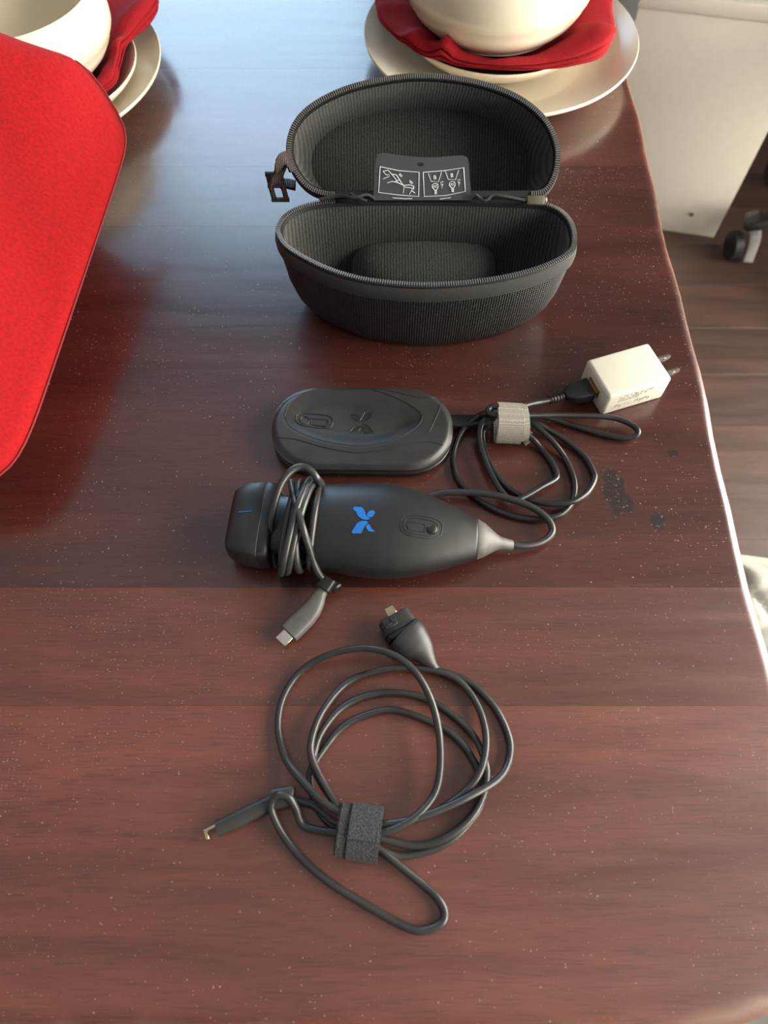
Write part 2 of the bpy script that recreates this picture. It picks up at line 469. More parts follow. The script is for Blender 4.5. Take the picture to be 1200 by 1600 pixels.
def window(name, axis, pos, hole):
    a0, a1, z0, z1 = hole; f = 0.05
    e = bpy.data.objects.new(name, None); C.objects.link(e); struct(e)
    e.location = ((a0 + a1) / 2, pos, z0) if axis == 'y' else (pos, (a0 + a1) / 2, z0)
    bm = nb()
    def bar(b0, b1, c0, c1):
        if axis == 'y': box(bm, ((b0 + b1) / 2, pos, (c0 + c1) / 2), (b1 - b0, 0.05, c1 - c0), None, 0.004, 1)
        else: box(bm, (pos, (b0 + b1) / 2, (c0 + c1) / 2), (0.05, b1 - b0, c1 - c0), None, 0.004, 1)
    bar(a0, a1, z0, z0 + f); bar(a0, a1, z1 - f, z1)
    bar(a0, a0 + f, z0 + f, z1 - f); bar(a1 - f, a1, z0 + f, z1 - f)
    am = (a0 + a1) / 2; bar(am - 0.02, am + 0.02, z0 + f, z1 - f)
    obj('window_frame', bm, M['white_paint'], e)
    for q0, q1 in ((a0 + f, am - 0.02), (am + 0.02, a1 - f)):
        if axis == 'y': boxo('pane', ((q0 + q1) / 2, pos, (z0 + z1) / 2), (q1 - q0, 0.006, z1 - z0 - 2 * f), M['glass'], e)
        else: boxo('pane', (pos, (q0 + q1) / 2, (z0 + z1) / 2), (0.006, q1 - q0, z1 - z0 - 2 * f), M['glass'], e)
    s = 0.06
    if axis == 'y': boxo('window_sill', (am, pos - 0.07, z0 - 0.012), (a1 - a0 + 0.1, 0.12, 0.024), M['white_paint'], e, None, 0.004)
    else: boxo('window_sill', (pos - 0.07, am, z0 - 0.012), (0.12, a1 - a0 + 0.1, 0.024), M['white_paint'], e, None, 0.004)
window('window_1', 'y', BACK_Y + 0.03, HB)
window('window_2', 'x', RIGHT_X + 0.03, HR)
for nm, c, s in (('baseboard_back', ((LEFT_X + RIGHT_X) / 2, BACK_Y - 0.006, 0.045), (RIGHT_X - LEFT_X, 0.012, 0.09)),
                 ('baseboard_right', (RIGHT_X - 0.006, (FRONT_Y + BACK_Y) / 2, 0.045), (0.012, BACK_Y - FRONT_Y, 0.09)),
                 ('baseboard_left', (LEFT_X + 0.006, (FRONT_Y + BACK_Y) / 2, 0.045), (0.012, BACK_Y - FRONT_Y, 0.09)),
                 ('baseboard_front', ((LEFT_X + RIGHT_X) / 2, FRONT_Y + 0.006, 0.045), (RIGHT_X - LEFT_X, 0.012, 0.09))):
    struct(boxo(nm, c, s, M['white_paint'], None, None, 0.003))

# ------------------------------------------------------------------ dining table
TXL, TYB, TYF = -0.74, 1.34, -0.0725
def edge_x(y): return 0.2305 + 0.0125 * max(0, y) + 0.0012 * math.sin(y * 23) + 0.0007 * math.sin(y * 61 + 1)
table = thing('dining_table', 'dark mahogany plank dining table with a glossy, dusty top', 'table', (-0.25, 0.64, 0))
seams = [TYF, 0.090, 0.163, 0.335, 0.485, 0.560, 0.705, 0.85, 1.0, 1.17, TYB]
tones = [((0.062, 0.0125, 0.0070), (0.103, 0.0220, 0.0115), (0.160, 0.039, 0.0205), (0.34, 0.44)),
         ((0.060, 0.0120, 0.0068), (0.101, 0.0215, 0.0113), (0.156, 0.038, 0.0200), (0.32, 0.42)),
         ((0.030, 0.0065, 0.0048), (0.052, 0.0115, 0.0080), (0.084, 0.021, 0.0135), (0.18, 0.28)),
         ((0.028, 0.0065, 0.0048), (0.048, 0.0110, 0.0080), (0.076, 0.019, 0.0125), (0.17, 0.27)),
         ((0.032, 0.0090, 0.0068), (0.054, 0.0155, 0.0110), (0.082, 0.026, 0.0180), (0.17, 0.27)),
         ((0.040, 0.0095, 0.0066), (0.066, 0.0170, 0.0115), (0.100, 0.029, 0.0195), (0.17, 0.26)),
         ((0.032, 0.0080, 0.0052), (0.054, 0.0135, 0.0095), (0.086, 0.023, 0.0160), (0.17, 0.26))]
TH = 0.042
def mk(u, v, ra, rb, kind=1):
    p = at(u, v); return (p.x, p.y, ra, rb, kind)
MARKS = {1: [], 2: [mk(960, 768, .011, .020), mk(1005, 928, .0045, .0035, 0), mk(1052, 709, .004, .003), mk(1025, 815, .006, .008)], 4: [mk(826, 548, .008, .011)]}
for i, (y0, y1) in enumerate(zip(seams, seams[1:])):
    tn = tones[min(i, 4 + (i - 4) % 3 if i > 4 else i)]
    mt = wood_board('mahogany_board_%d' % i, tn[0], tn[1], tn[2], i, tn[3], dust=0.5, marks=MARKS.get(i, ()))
    g = 0.00004
    pts = []   # (x, y, nx, ny, exposed)
    front = i == 0; back = i == len(seams) - 2
    if front:
        xr = edge_x(0.03); R = 0.13
        for k in range(13):
            a = math.radians(-90 + 90 * k / 12)
            # long flattened corner of the hand-cut front edge
            px = xr - R + R * math.cos(a) ** 0.9 if k < 12 else xr
            py = y0 + 0.055 + 0.055 * math.sin(a) if k < 12 else y0 + 0.055
            n = Vector((math.cos(a) * 0.35, math.sin(a))).normalized() if k < 10 else Vector((math.cos(a), math.sin(a) * 0.6)).normalized()
            pts.append((px, py, n.x, n.y, 0.009 + 0.009 * smoothstep(10, 4, k)))
        pts.append((edge_x(y1), y1 - g, 1, 0, 0.009))
    else:
        for k in range(7):
            y = y0 + g + (y1 - y0 - 2 * g) * k / 6
            pts.append((edge_x(y), y, 1, 0, 0.009))
    pts.append((TXL, y1 - g, -1, 0, 0.009)); pts.append((TXL, y0 + (0 if front else g), -1, 0, 0.009) if not front else (TXL, y0, 0, -1, 0.018))
    rings = []
    prof = [(1.2, 0.0, 0)] + [(1 - math.sin(a), -(1 - math.cos(a)), 0) for a in (math.pi / 2 * k / 8 for k in range(9))] + [(0, 0, -TH + 0.004), (0.4, 0, -TH)]
    for ins, zr, za in prof:
        rings.append([(p[0] - p[2] * ins * p[4], p[1] - p[3] * ins * p[4], TZ + (za if za else zr * p[4])) for p in pts])
    bm = nb(); loft(bm, rings, True, True, True)
    obj('board', bm, mt, table)
for x in (TXL + 0.09, 0.115):
    for y in (0.06, TYB - 0.09):
        bm = nb(); sweep(bm, [Vector((x, y, z)) for z in (0.0, 0.02, 0.66, TZ - TH)], [(0.030, 0.030, 8), (0.033, 0.033, 8), (0.04, 0.04, 8), (0.04, 0.04, 8)], 24, Vector((0, 1, 0)))
        obj('leg', bm, M['table_dark'], table)
bm = nb()
box(bm, ((TXL + 0.115) / 2 + 0.045, 0.06, TZ - TH - 0.04), (0.115 - TXL - 0.17, 0.022, 0.08))
box(bm, ((TXL + 0.115) / 2 + 0.045, TYB - 0.09, TZ - TH - 0.04), (0.115 - TXL - 0.17, 0.022, 0.08))
box(bm, (0.115, (TYB - 0.03) / 2, TZ - TH - 0.04), (0.022, TYB - 0.23, 0.08))
box(bm, (TXL + 0.09, (TYB - 0.03) / 2, TZ - TH - 0.04), (0.022, TYB - 0.23, 0.08))
obj('apron', bm, M['table_dark'], table)

# ------------------------------------------------------------------ zippered carrying case
HR_ = 0.066       # rim height of the lower half
case = thing('zippered_carrying_case', 'open black zippered hard carrying case with grey ribbed lining', 'case', at(660, 470, 0))
rim_px = [(430, 365), (433, 350), (444, 336), (465, 324), (495, 316), (540, 312), (600, 311), (660, 311), (730, 312), (800, 314), (845, 317), (873, 326), (892, 342), (901, 362), (902, 382), (895, 398), (872, 413), (834, 428), (784, 440), (725, 448), (660, 451), (600, 447), (552, 439), (506, 424), (466, 404), (441, 386)]
rim = resample(crom([at(u, v, HR_) for u, v in rim_px], 8, True), 144)
cen = sum(rim, Vector()) / len(rim)
def ring_in(outline, c, ins, axis_off, shift=Vector()):
    """inset every outline point towards the centre by ins (m) and move by axis_off"""
    out = []
    n = len(outline)
    for i, p in enumerate(outline):
        t = (outline[(i + 1) % n] - outline[i - 1]).normalized()
        d = (c - p); d = d - t * d.dot(t)
        d = d.normalized() if d.length > 1e-9 else Vector()
        out.append(p + d * ins + axis_off + shift)
    return out
def scaled(outline, c, sx, sy, ex, ey, off):
    return [c + ex * ((p - c).dot(ex) * sx) + ey * ((p - c).dot(ey) * sy) + off for p in outline]
def z_(h): return Vector((0, 0, h))
EX, EY = Vector((1, 0, 0)), Vector((0, 1, 0))
# outer shell: tapering nylon body below the rim band
bm = nb()
body = [(0.985, 0.98, -0.012), (0.975, 0.97, -0.022), (0.955, 0.95, -0.038), (0.915, 0.92, -0.052), (0.865, 0.885, -0.0605), (0.80, 0.83, -0.0652), (0.70, 0.74, -HR_)]
loft(bm, [scaled(rim, cen, sx, sy, EX, EY, z_(h)) for sx, sy, h in body], True, False, True)
obj('base_shell', bm, M['nylon'], case)
bm = nb()
loft(bm, [ring_in(rim, cen, i, z_(h)) for i, h in ((0.003, -0.0005), (0.0012, 0.0), (0.0, -0.0015), (-0.0008, -0.006), (-0.0004, -0.011), (0.001, -0.0135), (0.003, -0.0138))], True, False, False)
obj('rim_band', bm, M['band'], case)
# lining
bm = nb()
lin_rings = [ring_in(rim, cen, i, z_(h)) for i, h in ((0.0048, -0.0022), (0.0052, -0.0016), (0.0060, -0.004), (0.0068, -0.009), (0.0080, -0.02))]
lin_rings += [scaled(rim, cen, sx, sy, EX, EY, z_(h)) for sx, sy, h in ((0.895, 0.80, -0.038), (0.85, 0.75, -0.049), (0.78, 0.68, -0.055), (0.6, 0.55, -0.057), (0.3, 0.3, -0.0575))]
loft(bm, lin_rings, True, False, True)
obj('base_lining', bm, M['liner'], case)
# moulded half-moon cushion against the back wall of the lower half
bm = nb()
mc = at(664, 379, 0.036); mc.z = TZ
rings = []
for sc, h in ((1.0, 0.009), (0.98, 0.018), (0.94, 0.025), (0.87, 0.0295), (0.72, 0.033), (0.5, 0.035), (0.25, 0.036), (0.05, 0.0362)):
    rg = []
    for k in range(41):
        a = math.pi * k / 40
        rg.append(mc + Vector((math.cos(a) * 0.056 * sc, -abs(math.sin(a)) ** 0.8 * 0.048 * sc + 0.001, h + 0.001 * math.sin(a))))
    rings.append(rg)
loft(bm, rings, True, True, True)
obj('moulded_rest', bm, M['liner'], case)
# lid
PHI = math.radians(40)
LD = Vector((0, math.cos(PHI), math.sin(PHI)))            # up the lid from the hinge
LN = Vector((0, math.sin(PHI), -math.cos(PHI)))           # into the lid's depth
hinge0 = at(660, 311, HR_) + Vector((0, 0.002, 0.001))
lid_px = [(545, 309), (507, 308), (480, 297), (461, 276), (450, 252), (447, 228), (451, 204), (463, 182), (484, 162), (513, 145), (548, 131), (590, 121), (640, 114), (690, 115), (738, 122), (780, 134), (815, 150), (844, 172), (863, 196), (874, 224), (876, 250), (871, 275), (860, 296), (843, 307), (800, 309), (740, 309), (660, 309), (600, 309)]
lidr = resample(crom([at_plane(u, v, hinge0, LN) for u, v in lid_px], 8, True), 144)
lcen = sum(lidr, Vector()) / len(lidr)
bm = nb()
body = [(0.99, 0.985, 0.010), (0.97, 0.965, 0.022), (0.94, 0.93, 0.036), (0.88, 0.88, 0.047), (0.78, 0.78, 0.053), (0.5, 0.5, 0.055)]
loft(bm, [scaled(lidr, lcen, sx, sy, EX, LD, LN * d) for sx, sy, d in body], True, False, True)
obj('lid_shell', bm, M['nylon'], case)
bm = nb()
loft(bm, [ring_in(lidr, lcen, i, LN * d) for i, d in ((0.003, 0.0005), (0.0012, 0.0), (0.0, 0.0015), (-0.0008, 0.005), (-0.0004, 0.010), (0.0015, 0.0125))], True, False, False)
obj('lid_rim_band', bm, M['band'], case)
bm = nb()
rr = [ring_in(lidr, lcen, i, LN * d) for i, d in ((0.0048, 0.0024), (0.0052, 0.0016), (0.0055, 0.005), (0.0065, 0.010))]
rr += [scaled(lidr, lcen, sx, sy, EX, LD, LN * d) for sx, sy, d in ((0.915, 0.88, 0.022), (0.89, 0.84, 0.036), (0.875, 0.82, 0.0415), (0.86, 0.80, 0.0435), (0.835, 0.775, 0.0432), (0.79, 0.73, 0.0425), (0.5, 0.5, 0.043), (0.2, 0.2, 0.043))]
loft(bm, rr, True, False, True)
obj('lid_lining', bm, M['liner'], case)
for nm, ol_, c_, ax_ in (('zipper_tape', rim, cen, Vector((0, 0, 1))), ('zipper_tape', lidr, lcen, -LN)):
    bm = nb(); loft(bm, [ring_in(ol_, c_, i, ax_ * h) for i, h in ((0.0002, -0.0006), (0.0004, 0.0007), (0.0044, 0.0007), (0.0048, -0.0010), (0.0052, -0.003))], True, False, False)
    obj(nm, bm, M['groove'], case)
# zipper teeth: a row along each rim (too small and too many to take singly)
def teeth(name, outline, c, off, skip, N=300, ins=0.0023):
    R = resample(ring_in(outline, c, ins, off), N); bm = nb()
    for i, p in enumerate(R):
        if skip(p): continue
        t = (R[(i + 1) % N] - R[i - 1]).normalized()
        d = (c - p); d = (d - t * d.dot(t)).normalized(); nn = t.cross(d)
        rot = Matrix((t, d, nn)).transposed()
        box(bm, p, (0.00078, 0.0031, 0.0022), rot)
    o = obj(name, bm, M['tooth'], case, None); o['kind'] = 'stuff'; return o
hx0, hx1 = at(525, 312, HR_).x, at(830, 312, HR_).x
ymid = cen.y
teeth('zipper_teeth', rim, cen, z_(0.0010), lambda p: p.y > ymid + 0.03 and hx0 < p.x < hx1)
teeth('zipper_teeth', lidr, lcen, -LN * 0.0010, lambda p: (p - hinge0).dot(LD) < 0.012 and hx0 < p.x < hx1)
# fabric hinge and crumpled zipper-tape ends
bm = nb()
a, b = at(588, 313, HR_), at(738, 313, HR_)
rings = []
for k in range(9):
    th = math.radians(-60 + 160 * k / 8)
    rings.append([Vector((a.x + (b.x - a.x) * q / 20, a.y + 0.003 + 0.004 * math.cos(th) - 0.004, TZ + HR_ - 0.004 + 0.0065 * math.sin(th) + 0.0004 * math.sin(q * 1.9))) for q in range(21)])
loft(bm, rings, False, False, False)
geo = bmesh.ops.solidify(bm, geom=bm.faces[:], thickness=0.0015)
obj('fabric_hinge', bm, M['liner'], case)
def ribbon(pts, w, th, name, mat, parent, up=Vector((0, 0, 1))):
    bm = nb(); P = crom(pts, 6)
    sweep(bm, P, [(w, th, 5)] * len(P), 12, up)
    return obj(name, bm, mat, parent)
ribbon([at(500, 312, .068), at(530, 306, .071), at(555, 309, .073), at(572, 305, .074), at(584, 312, .071)], 0.0042, 0.0010, 'zipper_tape', M['band'], case, Vector((0, .7, .7)))
ribbon([at(548, 305, .073), at(560, 312, .072), at(572, 317, .070)], 0.0030, 0.0010, 'zipper_tape', M['band'], case, Vector((0, .9, .3)))
ribbon([at(744, 305, .073), at(757, 314, .072), at(768, 306, .074), at(785, 307, .074), at(805, 311, .072), at(824, 315, .070)], 0.0040, 0.0010, 'zipper_tape', M['band'], case, Vector((0, .7, .7)))
bm = nb(); box(bm, at(837, 313, .073), (0.0125, 0.0065, 0.0024), Matrix.Rotation(0.5, 3, 'X'), 0.001, 2)
box(bm, at(850, 313, .071), (0.004, 0.0045, 0.005), None, 0.001, 1)
o = obj('zipper_slider', bm, M['slider'], case)
# instruction card: smoky plastic flap standing on the hinge, printed with pictograms
CP = math.radians(62)
CD = Vector((0, math.cos(CP), math.sin(CP))); CN = Vector((0, math.sin(CP), -math.cos(CP)))
c0 = at(660, 312, 0.069)
def on_card(u, v, lift=0.0):
    p = at_plane(u, v, c0, CN)
    s = (p.x - c0.x) / 0.034
    return p + CN * (-0.0035 * s * s + 0.0035) * 1.0 - CN * lift if False else p - CN * lift
card_px = [(583, 313), (584, 296), (586, 270), (587, 250), (590, 242), (598, 239), (612, 241), (632, 244), (657, 246), (680, 246), (705, 244), (722, 243), (730, 246), (733, 256), (734, 280), (736, 298), (737, 313)]
bm = nb()
hole_px = [(657 + 5.5 * math.cos(a), 257 + 3.2 * math.sin(a)) for a in (2 * math.pi * k / 12 for k in range(12))]
top = [bm.verts.new(on_card(u, v)) for u, v in card_px]
hol = [bm.verts.new(on_card(u, v)) for u, v in hole_px]
es = [bm.edges.new((l[i], l[(i + 1) % len(l)])) for l in (top, hol) for i in range(len(l))]
bmesh.ops.triangle_fill(bm, use_beauty=True, edges=es)
ex = bmesh.ops.extrude_face_region(bm, geom=bm.faces[:])
for v in ex['geom']:
    if isinstance(v, bmesh.types.BMVert): v.co += CN * 0.0008
card = obj('instruction_card', bm, M['card'], case, 30)
def strokes(name, lines, pos, mat, parent, w=0.00035):
    """flat print laid as thin raised lines"""
    bm = nb()
    for ln in lines:
        closed = ln[0] == ln[-1] and len(ln) > 2
        P = [pos(*p) for p in ln]
        tube(bm, P, w, 4)
    return obj(name, bm, mat, parent)
def cp(x, y): return (570 + x * 190 / 1200, 220 + y * 100 / 632)
L = []
def line(*p): L.append([cp(*q) for q in p])
line((150, 255), (340, 295), (535, 310), (530, 550), (330, 535), (135, 510), (150, 255))
line((575, 310), (780, 295), (975, 265), (990, 500), (800, 540), (585, 550), (575, 310))
line((275, 562), (400, 572), (470, 570)); line((740, 575), (850, 560))
line((180, 300), (230, 290), (265, 330), (310, 335), (345, 390), (380, 440), (440, 435), (485, 450), (480, 480))
line((180, 300), (210, 335), (245, 335)); line((180, 375), (245, 350)); line((220, 415), (275, 400), (330, 415), (380, 440))
line((265, 330), (300, 370), (330, 415)); line((380, 440), (385, 465), (375, 520)); line((485, 450), (460, 490), (440, 530)); line((460, 490), (495, 515))
line((390, 455), (480, 470)); line((345, 320), (370, 350)); line((335, 330), (360, 355)); line((440, 390), (475, 415)); line((440, 405), (470, 428)); line((300, 400), (345, 380))
for dx, dy in ((0, 0), (168, -20)):
    line((625 + dx, 320 + dy), (655 + dx, 400 + dy), (725 + dx, 405 + dy), (755 + dx, 310 + dy))
    line((680 + dx, 345 + dy), (695 + dx, 345 + dy), (700 + dx, 375 + dy), (685 + dx, 380 + dy), (680 + dx, 345 + dy))
    line((665 + dx, 435 + dy), (690 + dx, 420 + dy), (720 + dx, 430 + dy), (722 + dx, 460 + dy), (705 + dx, 485 + dy), (705 + dx, 525 + dy), (690 + dx, 525 + dy), (688 + dx, 485 + dy), (665 + dx, 460 + dy), (665 + dx, 435 + dy))
    line((675 + dx, 445 + dy), (712 + dx, 445 + dy)); line((678 + dx, 455 + dy), (710 + dx, 460 + dy)); line((696 + dx, 480 + dy), (697 + dx, 520 + dy))
    line((745 + dx, 410 + dy), (775 + dx, 402 + dy)); line((750 + dx, 420 + dy), (760 + dx, 475 + dy), (768 + dx, 425 + dy)); line((755 + dx, 430 + dy), (765 + dx, 430 + dy))
strokes('pictogram_print', L, lambda u, v: on_card(u, v, 0.0002), M['white_print'], card, 0.00032)['label'] = 'pale line pictograms in two frames'
# carrying strap and buckle at the left side of the lid
ribbon([at(455, 252, .085), at(445, 255, .088), at(436, 268, .080), at(430, 285, .070)], 0.007, 0.0012, 'strap', M['webbing'], case, Vector((.6, -.4, .5)))
ribbon([at(462, 290, .060), at(446, 287, .062), at(436, 291, .062)], 0.005, 0.0012, 'strap', M['webbing'], case, Vector((0, 0, 1)))
bm = nb()
P_ = [at(424, 272, .072), at(428, 290, .066), at(434, 312, .058)]
for off in (-0.0045, 0.0045):
    tube(bm, [p + Vector((off + 0.002, 0, 0)) for p in P_], 0.0019, 6)
for p in P_: tube(bm, [p + Vector((-0.0045, 0, 0)), p + Vector((0.0085, 0, 0))], 0.0017, 6)
p = at(428, 283, .068); box(bm, p + Vector((0.002, 0, 0)), (0.008, 0.0075, 0.004), None, 0.001, 1)
obj('buckle', bm, M['webbing'], case)

# ------------------------------------------------------------------ oval charging pad with cable
pad = thing('charging_pad', 'oval black charging pad with a dished top, cable and plug', 'charger', at(566, 670, 0))
pc = at(566, 667, 0.013); pc.z = TZ; pc.y += 0.0012
ex = Vector((math.cos(math.radians(-0.5)), math.sin(math.radians(-0.5)), 0)); ey = Vector((-ex.y, ex.x, 0))
PA, PB = 0.0618, 0.0336
PF = PA - PB
def stadium(sc_in, N=128):
    out = []
    for k in range(N):
        x, y = sup(PB, PB, 2.25, k, N)
        out.append((x + math.copysign(PF, x), y))
    return out
ol = resample([Vector((x, y, 0)) for x, y in stadium(0, 256)], 160)
ol_c = Vector((0, 0, 0))
def pad_ring(ins, z):
    return [pc + ex * p.x + ey * p.y + Vector((0, 0, z)) for p in ring_in(ol, ol_c, ins, Vector())]
bm = nb()
loft(bm, [pad_ring(i, z) for i, z in ((0.004, 0.0), (0.0012, 0.0004), (0.0, 0.002), (0.0002, 0.0052), (0.0012, 0.0060), (0.0022, 0.0060))], True, True, True)
obj('base_plate', bm, M['black_plastic'], pad)
# upper shell with the dished egg-shaped cradle
egg_px = [(160, 260), (185, 190), (260, 133), (390, 97), (520, 90), (640, 108), (780, 160), (875, 215), (915, 260), (890, 312), (800, 370), (700, 405), (560, 420), (400, 400), (270, 360), (190, 312)]
def pad_l(u, v, h):
    p = at(u, v, h) - pc; return Vector((p.dot(ex), p.dot(ey), 0))
egg = crom([pad_l(400 + x / 3.529, 580 + y / 3.529, 0.013) for x, y in egg_px], 6, True)
EG = np.array([(p.x, p.y) for p in egg]); E2 = np.roll(EG, -1, 0)
def egg_sd(x, y):
    d = E2 - EG; w = np.array([x, y]) - EG
    t = np.clip((w * d).sum(1) / np.maximum((d * d).sum(1), 1e-12), 0, 1)
    dist = np.sqrt((((w - d * t[:, None]) ** 2).sum(1)).min())
    cond = (EG[:, 1] > y) != (E2[:, 1] > y)
    xi = (E2[:, 0] - EG[:, 0]) * (y - EG[:, 1]) / np.where(np.abs(E2[:, 1] - EG[:, 1]) < 1e-12, 1e-12, E2[:, 1] - EG[:, 1]) + EG[:, 0]
    return -dist if (np.count_nonzero(cond & (x < xi)) % 2) else dist
def pad_top(x, y):
    r2 = (x / PA) ** 2 + (y / PB) ** 2
    z = 0.0146 - 0.0016 * (abs(y) / PB) ** 2.2 - 0.0010 * (abs(x) / PA) ** 3
    inn = 1 - math.hypot(max(abs(x) - PF, 0), y) / PB
    z -= 0.0026 * (1 - smoothstep(-0.02, 0.11, inn))
    sd = egg_sd(x, y)
    z -= 0.0032 * smoothstep(0.0004, -0.013, sd) + 0.0006 * smoothstep(0.0005, -0.0012, sd)
    return z
bm = nb(); rings = [pad_ring(0.0016, 0.0062), pad_ring(0.0006, 0.0066), pad_ring(0.0, 0.0078), pad_ring(0.0002, 0.0098)]
for k in range(40):
    f = 1 - (k / 39) ** 1.05 * 0.97
    rg = []
    for p in ol:
        q = p * f; inn = 1 - f
        # long axis shrinks so that the rings stay capsule-like
        zt = pad_top(q.x, q.y)
        rg.append(pc + ex * q.x + ey * q.y + Vector((0, 0, zt)))
    rings.append(rg)
loft(bm, rings, True, True, True)
obj('top_shell', bm, M['rubber'], pad)
def on_pad(u, v, lift=0.0001):
    l = pad_l(u, v, 0.012); x, y = l.x, l.y
    return pc + ex * x + ey * y + Vector((0, 0, pad_top(x, y) + lift))
def pq(x, y): return (400 + x / 3.529, 580 + y / 3.529)
def pad_lines(ls, n=6):
    return [[(p.x, p.y) for p in crom([Vector((*pq(*q), 0)) for q in l], n)] for l in ls]
strokes('moulded_line', pad_lines([[(112, 372), (220, 385), (380, 430), (560, 458), (720, 440), (860, 408), (960, 400), (1030, 415)],
        [(140, 180), (220, 140), (340, 105), (430, 93)], [(640, 95), (760, 120), (880, 150), (960, 150), (1000, 138)],
        [(1020, 165), (1010, 220), (980, 290), (955, 345)]]), on_pad, M['groove'], pad, 0.00028)
strokes('egg_rim', [[(p[0], p[1]) for p in pad_lines([egg_px + egg_px[:1]])[0]]], on_pad, M['groove'], pad, 0.00022)
def ov(cx, cy, a, b, n=28, rot=0.0, p=2.6):
    out = []
    for k in range(n + 1):
        x, y = sup(a, b, p, k % n, n)
        out.append((cx + x * math.cos(rot) - y * math.sin(rot), cy + x * math.sin(rot) + y * math.cos(rot)))
    return out
strokes('indicator', [[pq(*q) for q in ov(321, 268, 102, 38, 32, 0.09, 3.2)], [pq(*q) for q in ov(268, 266, 26, 22, 20, 0, 2)],
        [pq(*q) for q in [(303, 255), (390, 262), (392, 270), (402, 272), (400, 285), (388, 284), (386, 299), (302, 290), (303, 255)]]], on_pad, M['groove'], pad, 0.0004)
bm = nb()
def drape(bm, poly, fn, lift, cuts=3):
    b2 = nb(); vs = [b2.verts.new((x, y, 0)) for x, y in poly]
    b2.faces.new(vs); bmesh.ops.triangulate(b2, faces=b2.faces[:])
    bmesh.ops.subdivide_edges(b2, edges=b2.edges[:], cuts=cuts, use_grid_fill=True)
    mp = {v: bm.verts.new(fn(v.co.x, v.co.y, lift)) for v in b2.verts}
    for f in b2.faces: bm.faces.new([mp[v] for v in f.verts])
    b2.free()
EMB = ([(640, 290), (740, 288), (780, 310), (800, 345), (785, 390), (745, 398), (700, 375), (665, 340)],
       [(795, 390), (830, 330), (860, 265), (885, 245), (1025, 248), (1005, 300), (960, 350), (900, 390), (840, 408)],
       [(620, 580), (690, 500), (740, 482), (790, 495), (795, 520), (770, 560), (740, 570), (680, 572)],
       [(790, 470), (800, 450), (850, 440), (910, 462), (960, 510), (1000, 560), (1025, 605), (880, 610), (850, 585), (830, 530), (810, 490)])
for poly in EMB:
    drape(bm, [(490 + x / 10.91, 620 + y / 10.91) for x, y in poly], on_pad, 0.00012)
    P = [on_pad(490 + x / 10.91, 620 + y / 10.91, 0.0001) for x, y in poly + poly[:1]]
    tube(bm, P, 0.00022, 4)
o = obj('moulded_emblem', bm, simple('emblem_black', (0.005, 0.005, 0.005), 0.5), pad)
o['label'] = 'moulded winged X emblem'
# connector stub, cable loops, strain relief, plug
bm = nb(); P = [at(704, 660, .0055), at(722, 660, .0055), at(745, 659, .006), at(756, 658, .007)]
sweep(bm, P, [(0.0052, 0.0035, 5), (0.0052, 0.0036, 5), (0.0046, 0.0033, 5), (0.0034, 0.003, 4)], 16)
obj('cable_boot', bm, M['black_plastic'], pad)
def c4(*pts):
    out = []
    for p in pts:
        h = p[2] if len(p) > 2 else 0.0022
        out.append(at(680 + p[0] / 3, 520 + p[1] / 3, h))
    return out
CR = 0.00205
bm = nb()
tube(bm, crom(c4((270, 365, .018), (235, 378, .016), (205, 390, .012), (150, 430, .007), (110, 490, .004), (88, 560), (88, 620), (110, 690), (170, 755), (260, 818), (380, 862), (500, 872), (590, 848), (640, 795), (655, 730), (645, 670), (610, 590, .0025), (560, 520, .006), (500, 460, .009), (450, 420, .010), (400, 400, .010))), CR)
tube(bm, crom(c4((280, 400, .014), (235, 405, .014), (212, 440, .012), (210, 510, .008), (240, 615, .0065), (290, 715, .0065), (335, 770, .0065), (375, 785, .0068), (430, 762, .0066), (500, 722, .006), (560, 690, .004), (570, 662, .003), (545, 605, .0024), (500, 545, .0028), (460, 500, .006), (420, 470, .008), (370, 440, .009))), CR)
tube(bm, crom(c4((250, 440, .005), (222, 470, .004), (235, 560, .0024), (275, 645, .0022), (330, 715, .0022), (430, 780, .0026), (540, 802, .0055), (640, 792, .0065), (710, 750, .005), (746, 685, .0025), (735, 640), (700, 580), (620, 510, .003), (540, 460, .005), (470, 420, .008), (400, 400, .008))), CR)
tube(bm, crom(c4((300, 345, .022), (262, 350, .021), (247, 368, .021), (270, 385, .021), (330, 390, .020), (450, 388, .016), (600, 386, .012), (750, 390, .009), (850, 402, .007), (920, 430, .006), (950, 460, .0055), (935, 485, .004), (880, 494, .003), (800, 480), (700, 450), (620, 425), (560, 405, .004), (480, 385, .008), (400, 375, .010))), CR)
tube(bm, crom(c4((340, 370, .018), (430, 338, .016), (490, 325, .014), (535, 316, .013), (545, 314, .013))), CR)
obj('cable', bm, M['cable_black'], pad)
bm = nb(); P = c4((530, 318, .0125), (548, 313, .0125), (575, 306, .0122), (600, 298, .012))
P = crom(P, 4); tube(bm, P, [0.0029 if (k % 2) else 0.0024 for k in range(len(P))], 12)
obj('strain_relief', bm, M['black_plastic'], pad)
